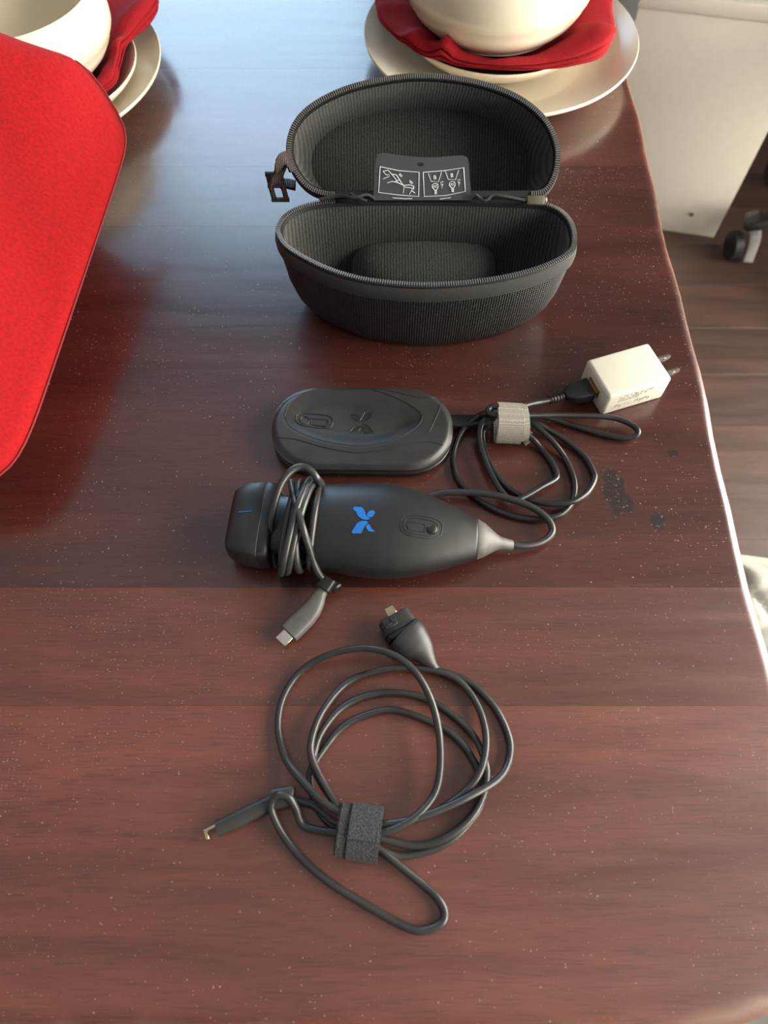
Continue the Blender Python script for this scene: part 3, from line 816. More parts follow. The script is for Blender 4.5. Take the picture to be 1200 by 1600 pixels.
# charger frame (needed for the plug)
cA, cD, cC = Vector((0.141, 0.325, 0)), Vector((0.1535, 0.2925, 0)), Vector((0.200, 0.3085, 0))
cx_ = (cC - cD).normalized(); cy_ = Vector((-cx_.y, cx_.x, 0)); CL, CWd, CH_ = 0.0490, 0.0345, 0.0225
c_cen = Vector((cD.x, cD.y, TZ)) + cx_ * CL / 2 + cy_ * CWd / 2 + Vector((0, 0, CH_ / 2))
crot = Matrix((cx_, cy_, Vector((0, 0, 1)))).transposed()
bm = nb()
q0 = c_cen - cx_ * (CL / 2) ; q0.z = TZ + 0.0118
sweep(bm, [q0 - cx_ * 0.0225, q0 - cx_ * 0.0215, q0 - cx_ * 0.017, q0 - cx_ * 0.012, q0 - cx_ * 0.0035, q0 - cx_ * 0.003], [(0.0030, 0.0028, 3), (0.0040, 0.0032, 4), (0.0066, 0.0040, 5), (0.0077, 0.0042, 6), (0.0080, 0.0042, 7), (0.0076, 0.0038, 7)], 24)
obj('usb_plug', bm, M['black_plastic'], pad)
bm = nb(); box(bm, q0 - cx_ * 0.0016, (0.0032, 0.0122, 0.0046), crot)
obj('plug_shell', bm, M['port'], pad)

# ------------------------------------------------------------------ white wall charger
wc = thing('wall_charger', 'white USB wall charger block with two prongs lying near table edge', 'charger', (c_cen.x, c_cen.y, TZ))
bm = nb(); box(bm, c_cen, (CL, CWd, CH_), crot, 0.0026, 4)
obj('body', bm, M['white_plastic'], wc)
bm = nb(); box(bm, c_cen - cx_ * (CL / 2 - 0.0002) + Vector((0, 0, 0.0008)), (0.001, 0.0145, 0.0072), crot, 0.0003, 1)
obj('usb_port', bm, M['port'], wc)
for s, dz in ((-0.0068, 0), (0.0062, 0)):
    bm = nb(); base = c_cen + cx_ * (CL / 2) + cy_ * s + Vector((0, 0, 0.001))
    up = Vector((0, 0, 1))
    outl = [(-0.001, -0.0031), (0.0125, -0.0031), (0.0155, -0.0012), (0.0155, 0.0012), (0.0125, 0.0031), (-0.001, 0.0031)]
    hole = [(0.0105 + 0.0014 * math.cos(2 * math.pi * k / 10), 0.0014 * math.sin(2 * math.pi * k / 10)) for k in range(10)]
    a_ = [bm.verts.new(base + cx_ * x + up * z) for x, z in outl]; b_ = [bm.verts.new(base + cx_ * x + up * z) for x, z in hole]
    es = [bm.edges.new((l[i], l[(i + 1) % len(l)])) for l in (a_, b_) for i in range(len(l))]
    bmesh.ops.triangle_fill(bm, use_beauty=True, edges=es)
    e2 = bmesh.ops.extrude_face_region(bm, geom=bm.faces[:])
    for v in e2['geom']:
        if isinstance(v, bmesh.types.BMVert): v.co += cy_ * 0.0014
    obj('prong', bm, M['steel'], wc, 30)
# grey certification print on the long side
sf = c_cen - cy_ * (CWd / 2 + 0.00006)
def on_side(x, z): return sf + cx_ * (x - CL / 2) + Vector((0, 0, z - CH_ / 2))
def text_mesh(txt, size, mat, origin, xdir, ydir, parent, name):
    cu = bpy.data.curves.new(name, 'FONT'); cu.body = txt; cu.size = size; cu.resolution_u = 3
    tmp = bpy.data.objects.new(name, cu); C.objects.link(tmp)
    dg = bpy.context.evaluated_depsgraph_get()
    me = bpy.data.meshes.new_from_object(tmp.evaluated_get(dg))
    bpy.data.objects.remove(tmp); bpy.data.curves.remove(cu)
    for v in me.vertices: v.co = origin + xdir * v.co.x + ydir * v.co.y
    me.materials.clear(); me.materials.append(mat)
    o = bpy.data.objects.new(name, me); C.objects.link(o); o.parent = parent
    o.matrix_parent_inverse = Matrix.Translation(-parent.location)
    return o
pr = text_mesh('FC', 0.0052, M['print_grey'], on_side(0.0155, 0.0062), cx_, Vector((0, 0, 1)), wc, 'certification_print')
pr['label'] = 'small grey FC mark'
bm = nb()
def sline(*pts, w=0.00018): tube(bm, [on_side(x, z) for x, z in pts], w, 4)
for row, (z, x0, x1) in enumerate(((0.0170, 0.010, 0.036), (0.0147, 0.010, 0.032), (0.0125, 0.010, 0.027))):
    x = x0; k = 0
    while x < x1:   # rows too small to read in the photograph
        hgt = 0.0012 + 0.0006 * hsh(k, row)
        sline((x, z), (x, z + hgt)); sline((x, z + hgt * hsh(k + 3, row)), (x + 0.0008, z + hgt * hsh(k + 5, row)))
        x += 0.0012 + (0.0014 if hsh(k, row + 7) > 0.8 else 0); k += 1
for cx0, r in ((0.0110, 0.0021), (0.0265, 0.0023), (0.0335, 0.0021)):
    sline(*[(cx0 + r * math.cos(2 * math.pi * k / 16), 0.0079 + r * math.sin(2 * math.pi * k / 16)) for k in range(17)])
    sline((cx0 - r * .5, 0.0072), (cx0 + r * .5, 0.0072)); sline((cx0, 0.0072), (cx0, 0.0092))
sline((0.0300, 0.0058), (0.0300, 0.0092), (0.0308, 0.0092))
obj('fine_print', bm, M['print_grey'], wc)

# ------------------------------------------------------------------ beige strap around the charger cable
def strap_loop(bm, c, axis, a, b, w, turns=1.0, start=0.0, th=0.0009, grow=0.0, seg=40, skew=0.0):
    """hook tape wound around a bundle; axis is the bundle direction"""
    side = Vector((-axis.y, axis.x, 0)).normalized(); up = Vector((0, 0, 1))
    rings = []
    n = int(seg * turns)
    for k in range(n + 1):
        t = start + 2 * math.pi * turns * k / n; g = grow * k / n
        r = 1.0 + 0.03 * math.sin(t * 3 + 1)
        p = c + side * ((a + g) * r * math.cos(t)) + up * ((b + g) * r * math.sin(t)) + axis * (skew * k / n)
        nrm = (side * math.cos(t) * b + up * math.sin(t) * a).normalized()
        rings.append([p - axis * w + nrm * th, p + axis * w + nrm * th, p + axis * w - nrm * th, p - axis * w - nrm * th])
    loft(bm, rings, True, True, True)
tie = thing('cable_tie', 'beige hook tape tie bundling the charging pad cable', 'cable tie', at(793, 660, 0))
bm = nb(); cc = at(793, 661, 0.0118)
strap_loop(bm, cc, Vector((1, -0.06, 0)).normalized(), 0.0128, 0.0108, 0.0085, 1.6, 0.4, grow=0.0012, skew=0.001)
obj('strap', bm, M['beige_velcro'], tie)
bm = nb()
strap_loop(bm, cc + Vector((0.0065, 0.0, 0.0)), Vector((1, 0.02, 0)).normalized(), 0.0126, 0.0106, 0.0062, 1.0, -0.3, skew=0.0006)
rg = crom([at(806, 672, .012), at(815, 676, .009), at(822, 681, .005), at(815, 687, .0025)], 5)
sweep(bm, rg, [(0.0055, 0.0007, 5)] * len(rg), 12)
obj('loose_end', bm, M['beige_velcro'], tie)

# ------------------------------------------------------------------ handheld ultrasound scanner
probe = thing('ultrasound_probe', 'black handheld ultrasound probe with blue emblem and cord wound round its neck', 'medical device', at(580, 840, 0))
A0 = at(362, 815, 0.017); A0.z = TZ
A1 = at(802, 852, 0.010); A1.z = TZ
pax = (A1 - A0).normalized(); pay = Vector((-pax.y, pax.x, 0)); PLn = (A1 - A0).length
SC = PLn / 0.181
#         s      a      b      zc    n
body_s = [(.050, .0225, .0135, .0180, 2.6), (.0525, .0262, .0155, .0182, 2.5), (.058, .0272, .0165, .0185, 2.5), (.066, .0282, .0174, .0188, 2.4), (.076, .0297, .0181, .0189, 2.35), (.086, .0309, .0184, .0190, 2.3), (.096, .0313, .0184, .0190, 2.3), (.106, .0305, .0181, .0188, 2.25), (.116, .0286, .0172, .0184, 2.2), (.126, .0257, .0159, .0178, 2.2), (.136, .0221, .0142, .0171, 2.2), (.145, .0184, .0126, .0164, 2.15), (.153, .0149, .0110, .0156, 2.1), (.1565, .0131, .0102, .0153, 2.1), (.1568, .0126, .0098, .0153, 2.1)]
head_s = [(0, .0195, .0095, .0150, 5), (.0006, .0208, .0108, .0150, 5), (.004, .0232, .0128, .0152, 4.5), (.010, .0252, .0140, .0154, 4.5), (.0205, .0268, .0146, .0156, 4.5), (.021, .0264, .0143, .0156, 4.5), (.0215, .0268, .0146, .0156, 4.5), (.0270, .0262, .0140, .0156, 4.2), (.0285, .0245, .0125, .0156, 4), (.0288, .0200, .0110, .0156, 3.5)]
neck_s = [(.027, .0200, .0110, .0160, 3), (.032, .0195, .0110, .0165, 2.6), (.044, .0205, .0120, .0175, 2.6), (.0515, .0225, .0135, .0180, 2.6)]
cone_s = [(.1568, .0128, .0100, .0153, 2.1), (.1575, .0131, .0101, .0152, 2.1), (.1620, .0108, .0088, .0146, 2.1), (.1665, .0076, .0068, .0136, 2), (.1700, .0052, .0050, .0126, 2), (.1730, .0040, .0038, .0118, 2), (.1805, .0031, .0031, .0102, 2), (.181, .0027, .0027, .0101, 2)]
def psec(secs, N=64):
    out = []
    for s, a, b, z, n in secs:
        out.append([A0 + pax * (s * SC) + pay * x + Vector((0, 0, z + y)) for x, y in (sup(a, b, n, k, N) for k in range(N))])
    return out
for nm, ss, mt in (('housing', body_s, M['satin_black']), ('scan_head', head_s, M['satin_black']), ('neck', neck_s, M['black_plastic']), ('cord_cone', cone_s, M['grey_rubber'])):
    # denser sections by interpolation
    if nm == 'housing':
        s2 = []
        for p, q in zip(ss, ss[1:]):
            for k in range(3): s2.append(tuple(p[i] + (q[i] - p[i]) * k / 3 for i in range(5)))
        ss = s2 + [ss[-1]]
    bm = nb(); loft(bm, psec(ss), True, True, True)
    o = obj(nm, bm, mt, probe, 50)
def top_z(ss, s, y):
    for p, q in zip(ss, ss[1:]):
        if p[0] <= s <= q[0]:
            f = (s - p[0]) / max(1e-9, q[0] - p[0]); a, b, z, n = (p[i] + (q[i] - p[i]) * f for i in (1, 2, 3, 4))
            return z + b * max(0.0, 1 - abs(y / a) ** n) ** (1 / n)
    return 0.03
def on_body(u, v, lift=0.0001, ss=body_s):
    h = 0.034
    for _ in range(6):
        p = at(u, v, h) - A0; s = p.dot(pax) / SC; y = p.dot(pay)
        h = top_z(ss, s, y)
    p = at(u, v, h + lift); return p
def c3(x, y): return (340 + x / 2.2222, 700 + y / 2.2222)
bm = nb()
for poly in ([(85, 100), (105, 88), (190, 92), (215, 118), (232, 155), (238, 185), (258, 208), (290, 220), (270, 236), (235, 241), (190, 230), (152, 205), (132, 175), (126, 148), (98, 128)],
             [(250, 188), (260, 155), (285, 134), (325, 130), (350, 156), (334, 172), (328, 192), (305, 212), (278, 208), (258, 200)],
             [(68, 385), (95, 340), (130, 285), (165, 260), (200, 253), (240, 255), (265, 270), (240, 300), (222, 320), (210, 345), (195, 375), (180, 400), (85, 402)],
             [(237, 315), (262, 290), (285, 302), (295, 330), (310, 350), (345, 378), (300, 382), (267, 372), (247, 345)]):
    drape(bm, [(540 + x / 7.5, 780 + y / 7.5) for x, y in poly], on_body, 0.00022, 3)
o = obj('emblem', bm, M['blue'], probe); o['label'] = 'blue winged X emblem'
def c7(x, y): return (540 + x / 7.5, 780 + y / 7.5)
strokes('indicator_outline', [[c7(*q) for q in ov(888, 325, 248, 125, 44, 0.16, 2.9)], [c7(*q) for q in ov(880, 325, 205, 95, 44, 0.16, 2.9)],
        [c7(*q) for q in [(738, 262), (925, 293), (920, 388), (735, 358), (730, 328), (714, 318), (714, 292), (732, 286), (738, 262)]]], on_body, M['groove'], probe, 0.00022)
bm = nb()
bc = on_body(*c7(1010, 350), 0.0); lathe(bm, bc, [(0.0033, -0.001), (0.0033, 0.0006), (0.0028, 0.0011), (0.0014, 0.0013), (0, 0.0014)], 24)
obj('button', bm, M['satin_black'], probe)
def on_head(u, v, lift): return on_body(u, v, lift, head_s)
strokes('mark', [[(373, 800), (384, 799), (393, 798.5)]], lambda u, v: on_head(u, v, 0.0001), M['blue'], probe, 0.0004)['label'] = 'thin blue centre line'
# seam ring between head halves
def ring_strokes(name, ss, s, mat, r=0.0003):
    bm = nb()
    f = [q for q in ss if q[0] >= s][0]
    P = [A0 + pax * (s * SC) + pay * x + Vector((0, 0, f[3] + y)) for x, y in (sup(f[1] + .00005, f[2] + .00005, f[4], k, 64) for k in range(4, 29))]
    tube(bm, P, r, 5); return obj(name, bm, mat, probe)
ring_strokes('seam', head_s, .021, M['seam_grey'], 0.00018)
# cord: from the cone, round behind the probe, then several turns about the neck
CR2 = 0.0023
def c3p(*pts): return [at(*c3(p[0], p[1]), p[2]) for p in pts]
bm = nb()
tube(bm, crom(c3p((1010, 334, .0102), (1060, 340, .0085), (1110, 332, .007), (1150, 310, .0062), (1162, 280, .006), (1140, 240, .007), (1090, 205, .0085), (1020, 178, .009), (940, 160, .0085), (860, 154, .007), (790, 156, .0055), (730, 168, .004), (690, 186, .0028), (640, 172, .0026), (560, 158, .0024), (480, 152, .0024), (410, 152, .0030), (370, 155, .005))), CR2)
NZ, NA, NBv = 0.0185, 0.0265, 0.0160
def wrap(s0, s1, dr, t0=-40, t1=215, n=26, smid=None):
    out = []
    for k in range(n + 1):
        f = k / n; t = math.radians(t0 + (t1 - t0) * f)
        s = s0 + (s1 - s0) * smoothstep(0, 1, f) if smid is None else (s0 * (1 - f) ** 2 + 2 * smid * f * (1 - f) + s1 * f * f)
        y = -(NA + dr) * math.cos(t); z = (NBv + dr) * math.sin(t)
        out.append(A0 + pax * (s * SC) + pay * y + Vector((0, 0, max(0.0024, NZ + z))))
    return out
for s0, s1, dr, sm in ((.0345, .041, .0, .040), (.0385, .0445, .0, .042), (.0440, .0475, .0, .046), (.0530, .0545, .0005, .056), (.0480, .0395, .0030, .045), (.0375, .0565, .0046, .048), (.0335, .0540, .0056, .045)):
    tube(bm, wrap(s0, s1, dr, smid=sm), CR2)
# the big free loop
def c5(*pts): return [at(340 + p[0] / 6, 720 + p[1] / 6, p[2]) for p in pts]
tube(bm, crom(c5((560, 990, .004), (520, 900, .012), (500, 750, .022), (505, 560, .030), (540, 380, .036), (600, 210, .040), (690, 95, .042), (790, 55, .042), (870, 90, .041), (930, 160, .038), (960, 220, .030), (985, 290, .020))), CR2)
tube(bm, crom(c5((690, 200, .028), (715, 330, .036), (755, 480, .040), (800, 640, .040), (850, 790, .033), (890, 920, .025), (930, 1020, .019), (975, 1090, .014), (1010, 1120, .0125))), CR2)
obj('cord', bm, M['cable'], probe)
# keeper clip and the USB-C plug
bm = nb(); kc = at(510, 912, 0.010)
kd = (at(490, 945, .008) - at(516, 905, .012)).normalized()
sweep(bm, [kc - kd * 0.0042, kc - kd * 0.0036, kc + kd * 0.0036, kc + kd * 0.0042], [(0.0048, 0.0048, 4), (0.0054, 0.0054, 4), (0.0054, 0.0054, 4), (0.0048, 0.0048, 4)], 20)
box(bm, kc + Vector((0.0055, -0.001, -0.002)), (0.005, 0.007, 0.006), RZ(-50), 0.001, 1)
obj('keeper_clip', bm, M['black_plastic'], probe)
bm = nb()
P = [at(507, 917, .0100), at(500, 928, .0092), at(494, 940, .0085), at(487, 952, .0078), at(478, 963, .0072), at(462, 979, .0064), at(452, 989, .0060), at(450.5, 990.5, .006)]
sweep(bm, P, [(.0030, .0029, 2.5), (.0040, .0034, 2.6), (.0052, .0038, 3), (.0060, .0041, 3.5), (.0064, .0043, 4), (.0065, .0043, 4), (.0063, .0042, 4), (.0055, .0036, 4)], 28)
plug = obj('usb_c_plug', bm, M['grey_rubber'], probe)
bm = nb(); d = (P[-1] - P[-3]).normalized()
sweep(bm, [P[-1] - d * .001, P[-1] + d * .0062, P[-1] + d * .0066], [(.0042, .0013, 3.2), (.0042, .0013, 3.2), (.0038, .0010, 3.2)], 24)
obj('metal_tip', bm, M['steel'], plug)

# ------------------------------------------------------------------ coiled black cable with its own tie
coil = thing('coiled_cable', 'long black cable coiled in rings with a wide plug at one end', 'cable', at(600, 1230, 0))
def c2(*pts, d=0.0023):
    return [at(300 + p[0] / 2.2222, 930 + p[1] / 2.2222, p[2] if len(p) > 2 else d) for p in pts]
CR3 = 0.0021
bm = nb()
# innermost ring
tube(bm, crom(c2((560, 800, .006), (500, 805, .004), (452, 765), (422, 700), (408, 640), (414, 605), (440, 560), (472, 515), (510, 470), (580, 425), (690, 398), (800, 428), (900, 480), (970, 560), (1008, 650), (1000, 730), (960, 790), (900, 850), (830, 885), (740, 905), (680, 895, .004), (600, 850, .008))), CR3)
tube(bm, crom(c2((560, 770, .010), (500, 722, .0085), (448, 650, .0065), (422, 590, .0062), (426, 540, .0058), (452, 472, .0050), (515, 395, .0035), (600, 352, .0023), (700, 338), (810, 358), (910, 420), (985, 500, .003), (1022, 600, .0062), (1012, 690, .0064), (965, 775, .0064), (880, 842, .0062), (780, 868, .0045), (680, 850, .006), (600, 820, .009))), CR3)
tube(bm, crom(c2((560, 790, .012), (505, 735, .010), (455, 650, .0085), (415, 560, .0085), (418, 490, .0080), (455, 400, .0065), (530, 310, .0045), (620, 270, .004), (730, 252, .0050), (850, 262, .0055), (930, 300, .0045), (990, 380, .004), (1020, 480, .0060), (1012, 580, .0090), (970, 660, .0080), (900, 720, .0075), (800, 770, .008), (660, 800, .010), (600, 800, .010))), CR3)
tube(bm, crom(c2((835, 238, .006), (860, 262, .0023), (900, 275), (975, 310), (1055, 395), (1102, 500), (1098, 580, .003), (1060, 640, .006), (960, 700, .0105), (850, 750, .012), (750, 782, .012), (670, 795, .011), (600, 800, .010))), CR3)
tube(bm, crom(c2((560, 770, .014), (500, 748, .013), (440, 705, .012), (372, 632, .009), (322, 560, .0045), (299, 455), (318, 352), (380, 262, .0035), (480, 205, .009), (600, 184, .014), (700, 208, .017), (778, 270, .017), (830, 365, .015), (858, 480, .013), (862, 600, .011), (842, 690, .0105), (785, 762, .0125), (710, 808, .0125), (650, 822, .012), (590, 800, .010))), CR3)
tube(bm, crom(c2((560, 820, .006), (650, 880, .0055), (720, 938, .004), (800, 1002), (855, 1055), (878, 1105), (858, 1145), (790, 1165), (715, 1138), (620, 1085), (500, 1012), (400, 932), (325, 845, .004), (282, 765, .007), (278, 718, .010), (300, 694, .0125), (335, 702, .012), (360, 740, .009), (382, 795, .006), (430, 815, .006), (500, 822, .007), (560, 820, .008))), CR3)
tube(bm, crom(c2((330, 700, .0045), (360, 712, .004), (420, 728, .0035), (460, 760, .0035), (500, 790, .005), (560, 800, .007))), CR3)
obj('cord', bm, M['cable'], coil)
# micro plug boot at the left end
bm = nb(); P = crom(c2((340, 700, .0050), (300, 712, .0050), (240, 738, .0046), (170, 772, .0044), (110, 802, .0043), (88, 812, .0043)), 4)
R_ = [0.0030 + 0.0011 * smoothstep(0, 5, k) for k in range(len(P))]
sweep(bm, P, [(r * 1.04, r * 0.98, 2.4) for r in R_], 24)
boot = obj('micro_usb_boot', bm, M['rubber'], coil)
bm = nb(); kk = c2((322, 704, .0058))[0]
sweep(bm, [kk + Vector((-.0065, -.001, 0)), kk + Vector((-.006, -.001, 0)), kk + Vector((.0045, .001, 0)), kk + Vector((.005, .001, 0))], [(.0050, .0048, 4), (.0054, .0052, 4), (.0054, .0052, 4), (.005, .0048, 4)], 20)
obj('keeper_sleeve', bm, M['rubber'], coil)
bm = nb(); d = (P[-1] - P[-4]).normalized(); sd = Vector((-d.y, d.x, 0))
rot = Matrix((d, sd, Vector((0, 0, 1)))).transposed()
box(bm, P[-1] + d * 0.0030 - sd * 0.0018, (0.0075, 0.0014, 0.0022), rot, 0.0002, 1)
box(bm, P[-1] + d * 0.0060 + sd * 0.0004, (0.0018, 0.0050, 0.0016), rot, 0.0002, 1)
obj('micro_usb_tip', bm, M['brass_steel'], boot)
# wide probe connector at the top
bm = nb()
def c6(x, y, h): return at(420 + x / 4, 960 + y / 4, h)
P = [c6(1050, 355, .0042), c6(1018, 315, .0058), c6(985, 270, .0072), c6(950, 222, .0082), c6(912, 185, .0088), c6(880, 155, .0090), c6(862, 138, .0090), c6(845, 122, .0090)]
P = crom(P, 3)
def lerpsec(tbl, f):
    for p, q in zip(tbl, tbl[1:]):
        if p[0] <= f <= q[0]:
            t = (f - p[0]) / (q[0] - p[0]); return tuple(p[i] + (q[i] - p[i]) * t for i in (1, 2, 3))
    return tbl[-1][1:]
ct = [(0, .0024, .0024, 2), (.15, .0034, .0030, 2), (.32, .0062, .0045, 2.1), (.5, .0098, .0068, 2.2), (.68, .0120, .0082, 2.3), (.85, .0124, .0086, 2.4), (1.0, .0122, .0085, 2.4)]
sweep(bm, P, [lerpsec(ct, k / (len(P) - 1)) for k in range(len(P))], 36)
wide = obj('wide_plug', bm, M['rubber'], coil)
e0 = P[-1]; ad = Vector((-0.50, 0.865, 0)).normalized()
bm = nb()
sweep(bm, [e0 - ad * .0010, e0 + ad * .0004, e0 + ad * .0010, e0 + ad * .0012, e0 + ad * .0022, e0 + ad * .0024, e0 + ad * .0034], [(.0110, .0075, 2.5), (.0118, .0082, 2.5), (.0118, .0082, 2.5), (.0108, .0074, 2.5), (.0108, .0074, 2.5), (.0117, .0081, 2.5), (.0112, .0078, 2.6)], 36)
obj('collar_ring', bm, M['black_plastic'], wide)
bm = nb()
sweep(bm, [e0 + ad * .0030, e0 + ad * .0032, e0 + ad * .0115, e0 + ad * .0120], [(.0100, .0070, 3.2), (.0106, .0074, 3.2), (.0104, .0072, 3.2), (.0096, .0066, 3.2)], 36)
obj('plug_head', bm, M['rubber'], wide)
sd = Vector((-ad.y, ad.x, 0)); rot = Matrix((sd, ad, Vector((0, 0, 1)))).transposed()
bm = nb(); box(bm, e0 + ad * .0085 + sd * .0050 + Vector((0, 0, .0072)), (.0078, .0064, .0016), rot, 0.0003, 1)
obj('latch_recess', bm, M['groove'], wide)
bm = nb(); box(bm, e0 + ad * .0070 + sd * .0050 + Vector((0, 0, .0082)), (.0040, .0010, .0006), rot); box(bm, e0 + ad * .0085 + sd * .0032 + Vector((0, 0, .0082)), (.0010, .0036, .0006), rot)
obj('latch', bm, M['cable'], wide)
bm = nb(); box(bm, e0 + ad * .0152 + Vector((0, 0, .0012)), (.0060, .0068, .0022), rot, .0003, 1)
for s in (-.0014, .0014): box(bm, e0 + ad * .0155 + sd * s + Vector((0, 0, .0024)), (.0008, .0022, .0004), rot)
obj('metal_tip', bm, M['brass_steel'], wide)
# charcoal tie
tie2 = thing('cable_tie', 'charcoal hook tape tie wound around the coiled black cable', 'cable tie', at(563, 1300, 0))
ax2 = Vector((1, -0.14, 0)).normalized(); cc = at(564, 1302, .0098)
bm = nb(); strap_loop(bm, cc + ax2 * 0.0022, ax2, 0.0128, 0.0092, 0.0082, 1.15, 0.9, grow=0.0008, th=0.0008)
obj('strap', bm, M['grey_velcro'], tie2)
bm = nb(); strap_loop(bm, cc - ax2 * 0.0075, ax2, 0.0124, 0.0086, 0.0040, 1.0, 0.9, th=0.0008)
strap_loop(bm, cc - ax2 * 0.0092, ax2, 0.0117, 0.0079, 0.0032, 1.0, 0.9, th=0.0008)
obj('under_layer', bm, M['grey_velcro'], tie2)

# ------------------------------------------------------------------ place settings: plates, napkins, bowls
def plate(name, label, cat, c, R, rim_h, group):
    w = R * 0.62
    prof = [(0, 0.0045), (R * .30, 0.0045), (w, 0.0055), (w + .006, 0.0075), (R * .80, rim_h * .55), (R * .93, rim_h * .86), (R - .0022, rim_h - .0006), (R - .0008, rim_h), (R, rim_h - .0012), (R - .0006, rim_h - .003), (R * .95, rim_h * .70), (R * .86, rim_h * .42), (R * .74, .0045), (R * .66, .0015), (R * .64, 0.0), (R * .60, 0.0), (R * .58, .0018), (R * .3, .0022), (0, .0022)]
    bm = nb(); lathe(bm, c, prof, 96)
    o = obj(name, bm, M['ceramic'], None, 60)
    return tag(o, label, cat, group)
def bowl(name, label, c, R, H, group):
    p = [(0, .006), (R * .30, .006), (R * .60, .011), (R * .82, H * .30), (R * .93, H * .50), (R * .955, H * .70), (R * .93, H * .90), (R * .895, H - .0008), (R * .905, H), (R * .922, H - .001), (R * .93, H - .004), (R * .965, H * .86), (R * .985, H * .78), (R * .988, H * .765), (R * .996, H * .74), (R, H * .64), (R * .996, H * .55), (R * .985, H * .535), (R * .98, H * .50), (R * .965, H * .485), (R * .94, H * .40), (R * .88, H * .29), (R * .79, H * .19), (R * .71, H * .13), (R * .715, H * .115), (R * .66, H * .10), (R * .60, H * .075), (R * .605, H * .06), (R * .56, H * .045), (R * .54, 0), (R * .48, 0), (R * .46, .002), (0, .002)]
    bm = nb(); lathe(bm, c, p, 96)
    o = obj(name, bm, M['ceramic'], None, 60)
    return tag(o, label, 'bowl', group)
def napkin(name, label, outline, c, z_in, z_out, r_in, r_out, th, seed, group, folds=()):
    """folded cloth: layered slab with soft doubled edges and a few deep folds"""
    N = 120
    ol = resample(crom([Vector((p.x, p.y, 0)) for p in outline], 8, True), N)
    c2_ = Vector((c.x, c.y, 0)); bm = nb()
    def zb(p):
        r = (Vector((p.x, p.y, 0)) - c2_).length
        return z_in + (z_out - z_in) * smoothstep(r_in, r_out, r)
    prof = [(.30, 0), (.60, 0), (.85, 0), (.955, .03), (.985, .10), (1.0, .20), (.998, .30), (.972, .345), (.998, .39), (1.012, .50), (1.0, .60), (.970, .64), (.996, .69), (1.006, .80), (.992, .92), (.965, 1.0), (.93, 1.04), (.86, 1.03), (.78, 1.0), (.68, 1.0), (.56, 1.0), (.30, 1.0)]
    rings = []
    for i, (f, g) in enumerate(prof):
        rg = []
        for k, p in enumerate(ol):
            a = math.atan2(p.y - c2_.y, p.x - c2_.x)
            lay = 0.006 * wob(a * 5, seed + int(g * 3)) * (1 if f > 0.9 and 0 < g < 1 else 0.2)
            q = c2_ + (p - c2_) * (f + lay * 1.2)
            tt = th * (1 + 0.22 * wob(a * 2, seed + 5) * smoothstep(0.6, 0.95, f))
            z = zb(q) + g * tt
            if g >= 1.0: z += 0.0012 * wob(a * 4 + f * 7, seed + 2) * smoothstep(0.6, 0.8, f)
            for (fa, amp, wid) in folds:
                dlt = (a - fa + math.pi) % (2 * math.pi) - math.pi
                z += amp * g * math.exp(-(dlt / wid) ** 2) * smoothstep(0.6, 0.92, f)
            rg.append(Vector((q.x, q.y, TZ + z)))
        rings.append(rg)
    loft(bm, rings, True, True, True)
    o = obj(name, bm, M['red_cloth'], None, 80)
    return tag(o, label, 'napkin', group)
PCR = Vector((0.1115, 0.722, TZ)); PCL = Vector((-0.338, 0.668, TZ))
SR, SL = PCR + Vector((-.004, .010, 0)), PCL + Vector((.020, -.010, 0))
for c, c_s, who in ((PCR, SR, 'beside the open case'), (PCL, SL, 'behind the red cushion')):
    plate('dinner_plate', 'large cream dinner plate at the bottom of the stack %s' % who, 'plate', c, 0.131, 0.026, 'stacked cream plates')
    plate('salad_plate', 'smaller cream plate holding a red napkin, stack %s' % who, 'plate', c_s + Vector((0, 0, 0.0058)), 0.092, 0.026, 'stacked cream plates')
bowl('soup_bowl', 'cream ridged bowl on red napkin, stack beside the open case', SR + Vector((-0.004, -0.004, 0.0245)), 0.087, 0.078, 'cream bowls on napkins')
bowl('soup_bowl', 'cream bowl half hidden behind the red cushion, left stack', SL + Vector((-0.004, -0.004, 0.0245)), 0.085, 0.070, 'cream bowls on napkins')
nr = [at(u, v, .036) for u, v in ((588, 4), (598, 38), (628, 68), (655, 86), (700, 98), (760, 108), (820, 110), (880, 105), (935, 96), (952, 80), (955, 50), (953, 15), (950, -20), (900, -60), (780, -80), (660, -60), (600, -30))]
napkin('cloth_napkin', 'folded red napkin under bowl, stack beside the open case', nr, SR, 0.0128, 0.0340, .050, .088, .0100, 3, 'red napkins', folds=((-0.62, .012, .20), (-2.2, .010, .07), (-2.55, .007, .10), (-1.2, -.002, .2)))
nl = [at(u, v, .036) for u, v in ((176, 136), (187, 110), (197, 76), (212, 58), (241, 32), (246, 6), (220, -30), (150, -60), (60, -60), (-20, -20), (-60, 60), (-30, 140), (60, 170), (130, 160))]
napkin('cloth_napkin', 'folded red napkin under bowl, stack behind the red cushion', nl, SL, 0.0128, 0.0340, .050, .088, .0100, 8, 'red napkins', folds=((0.55, .010, .15), (0.1, .006, .12)))

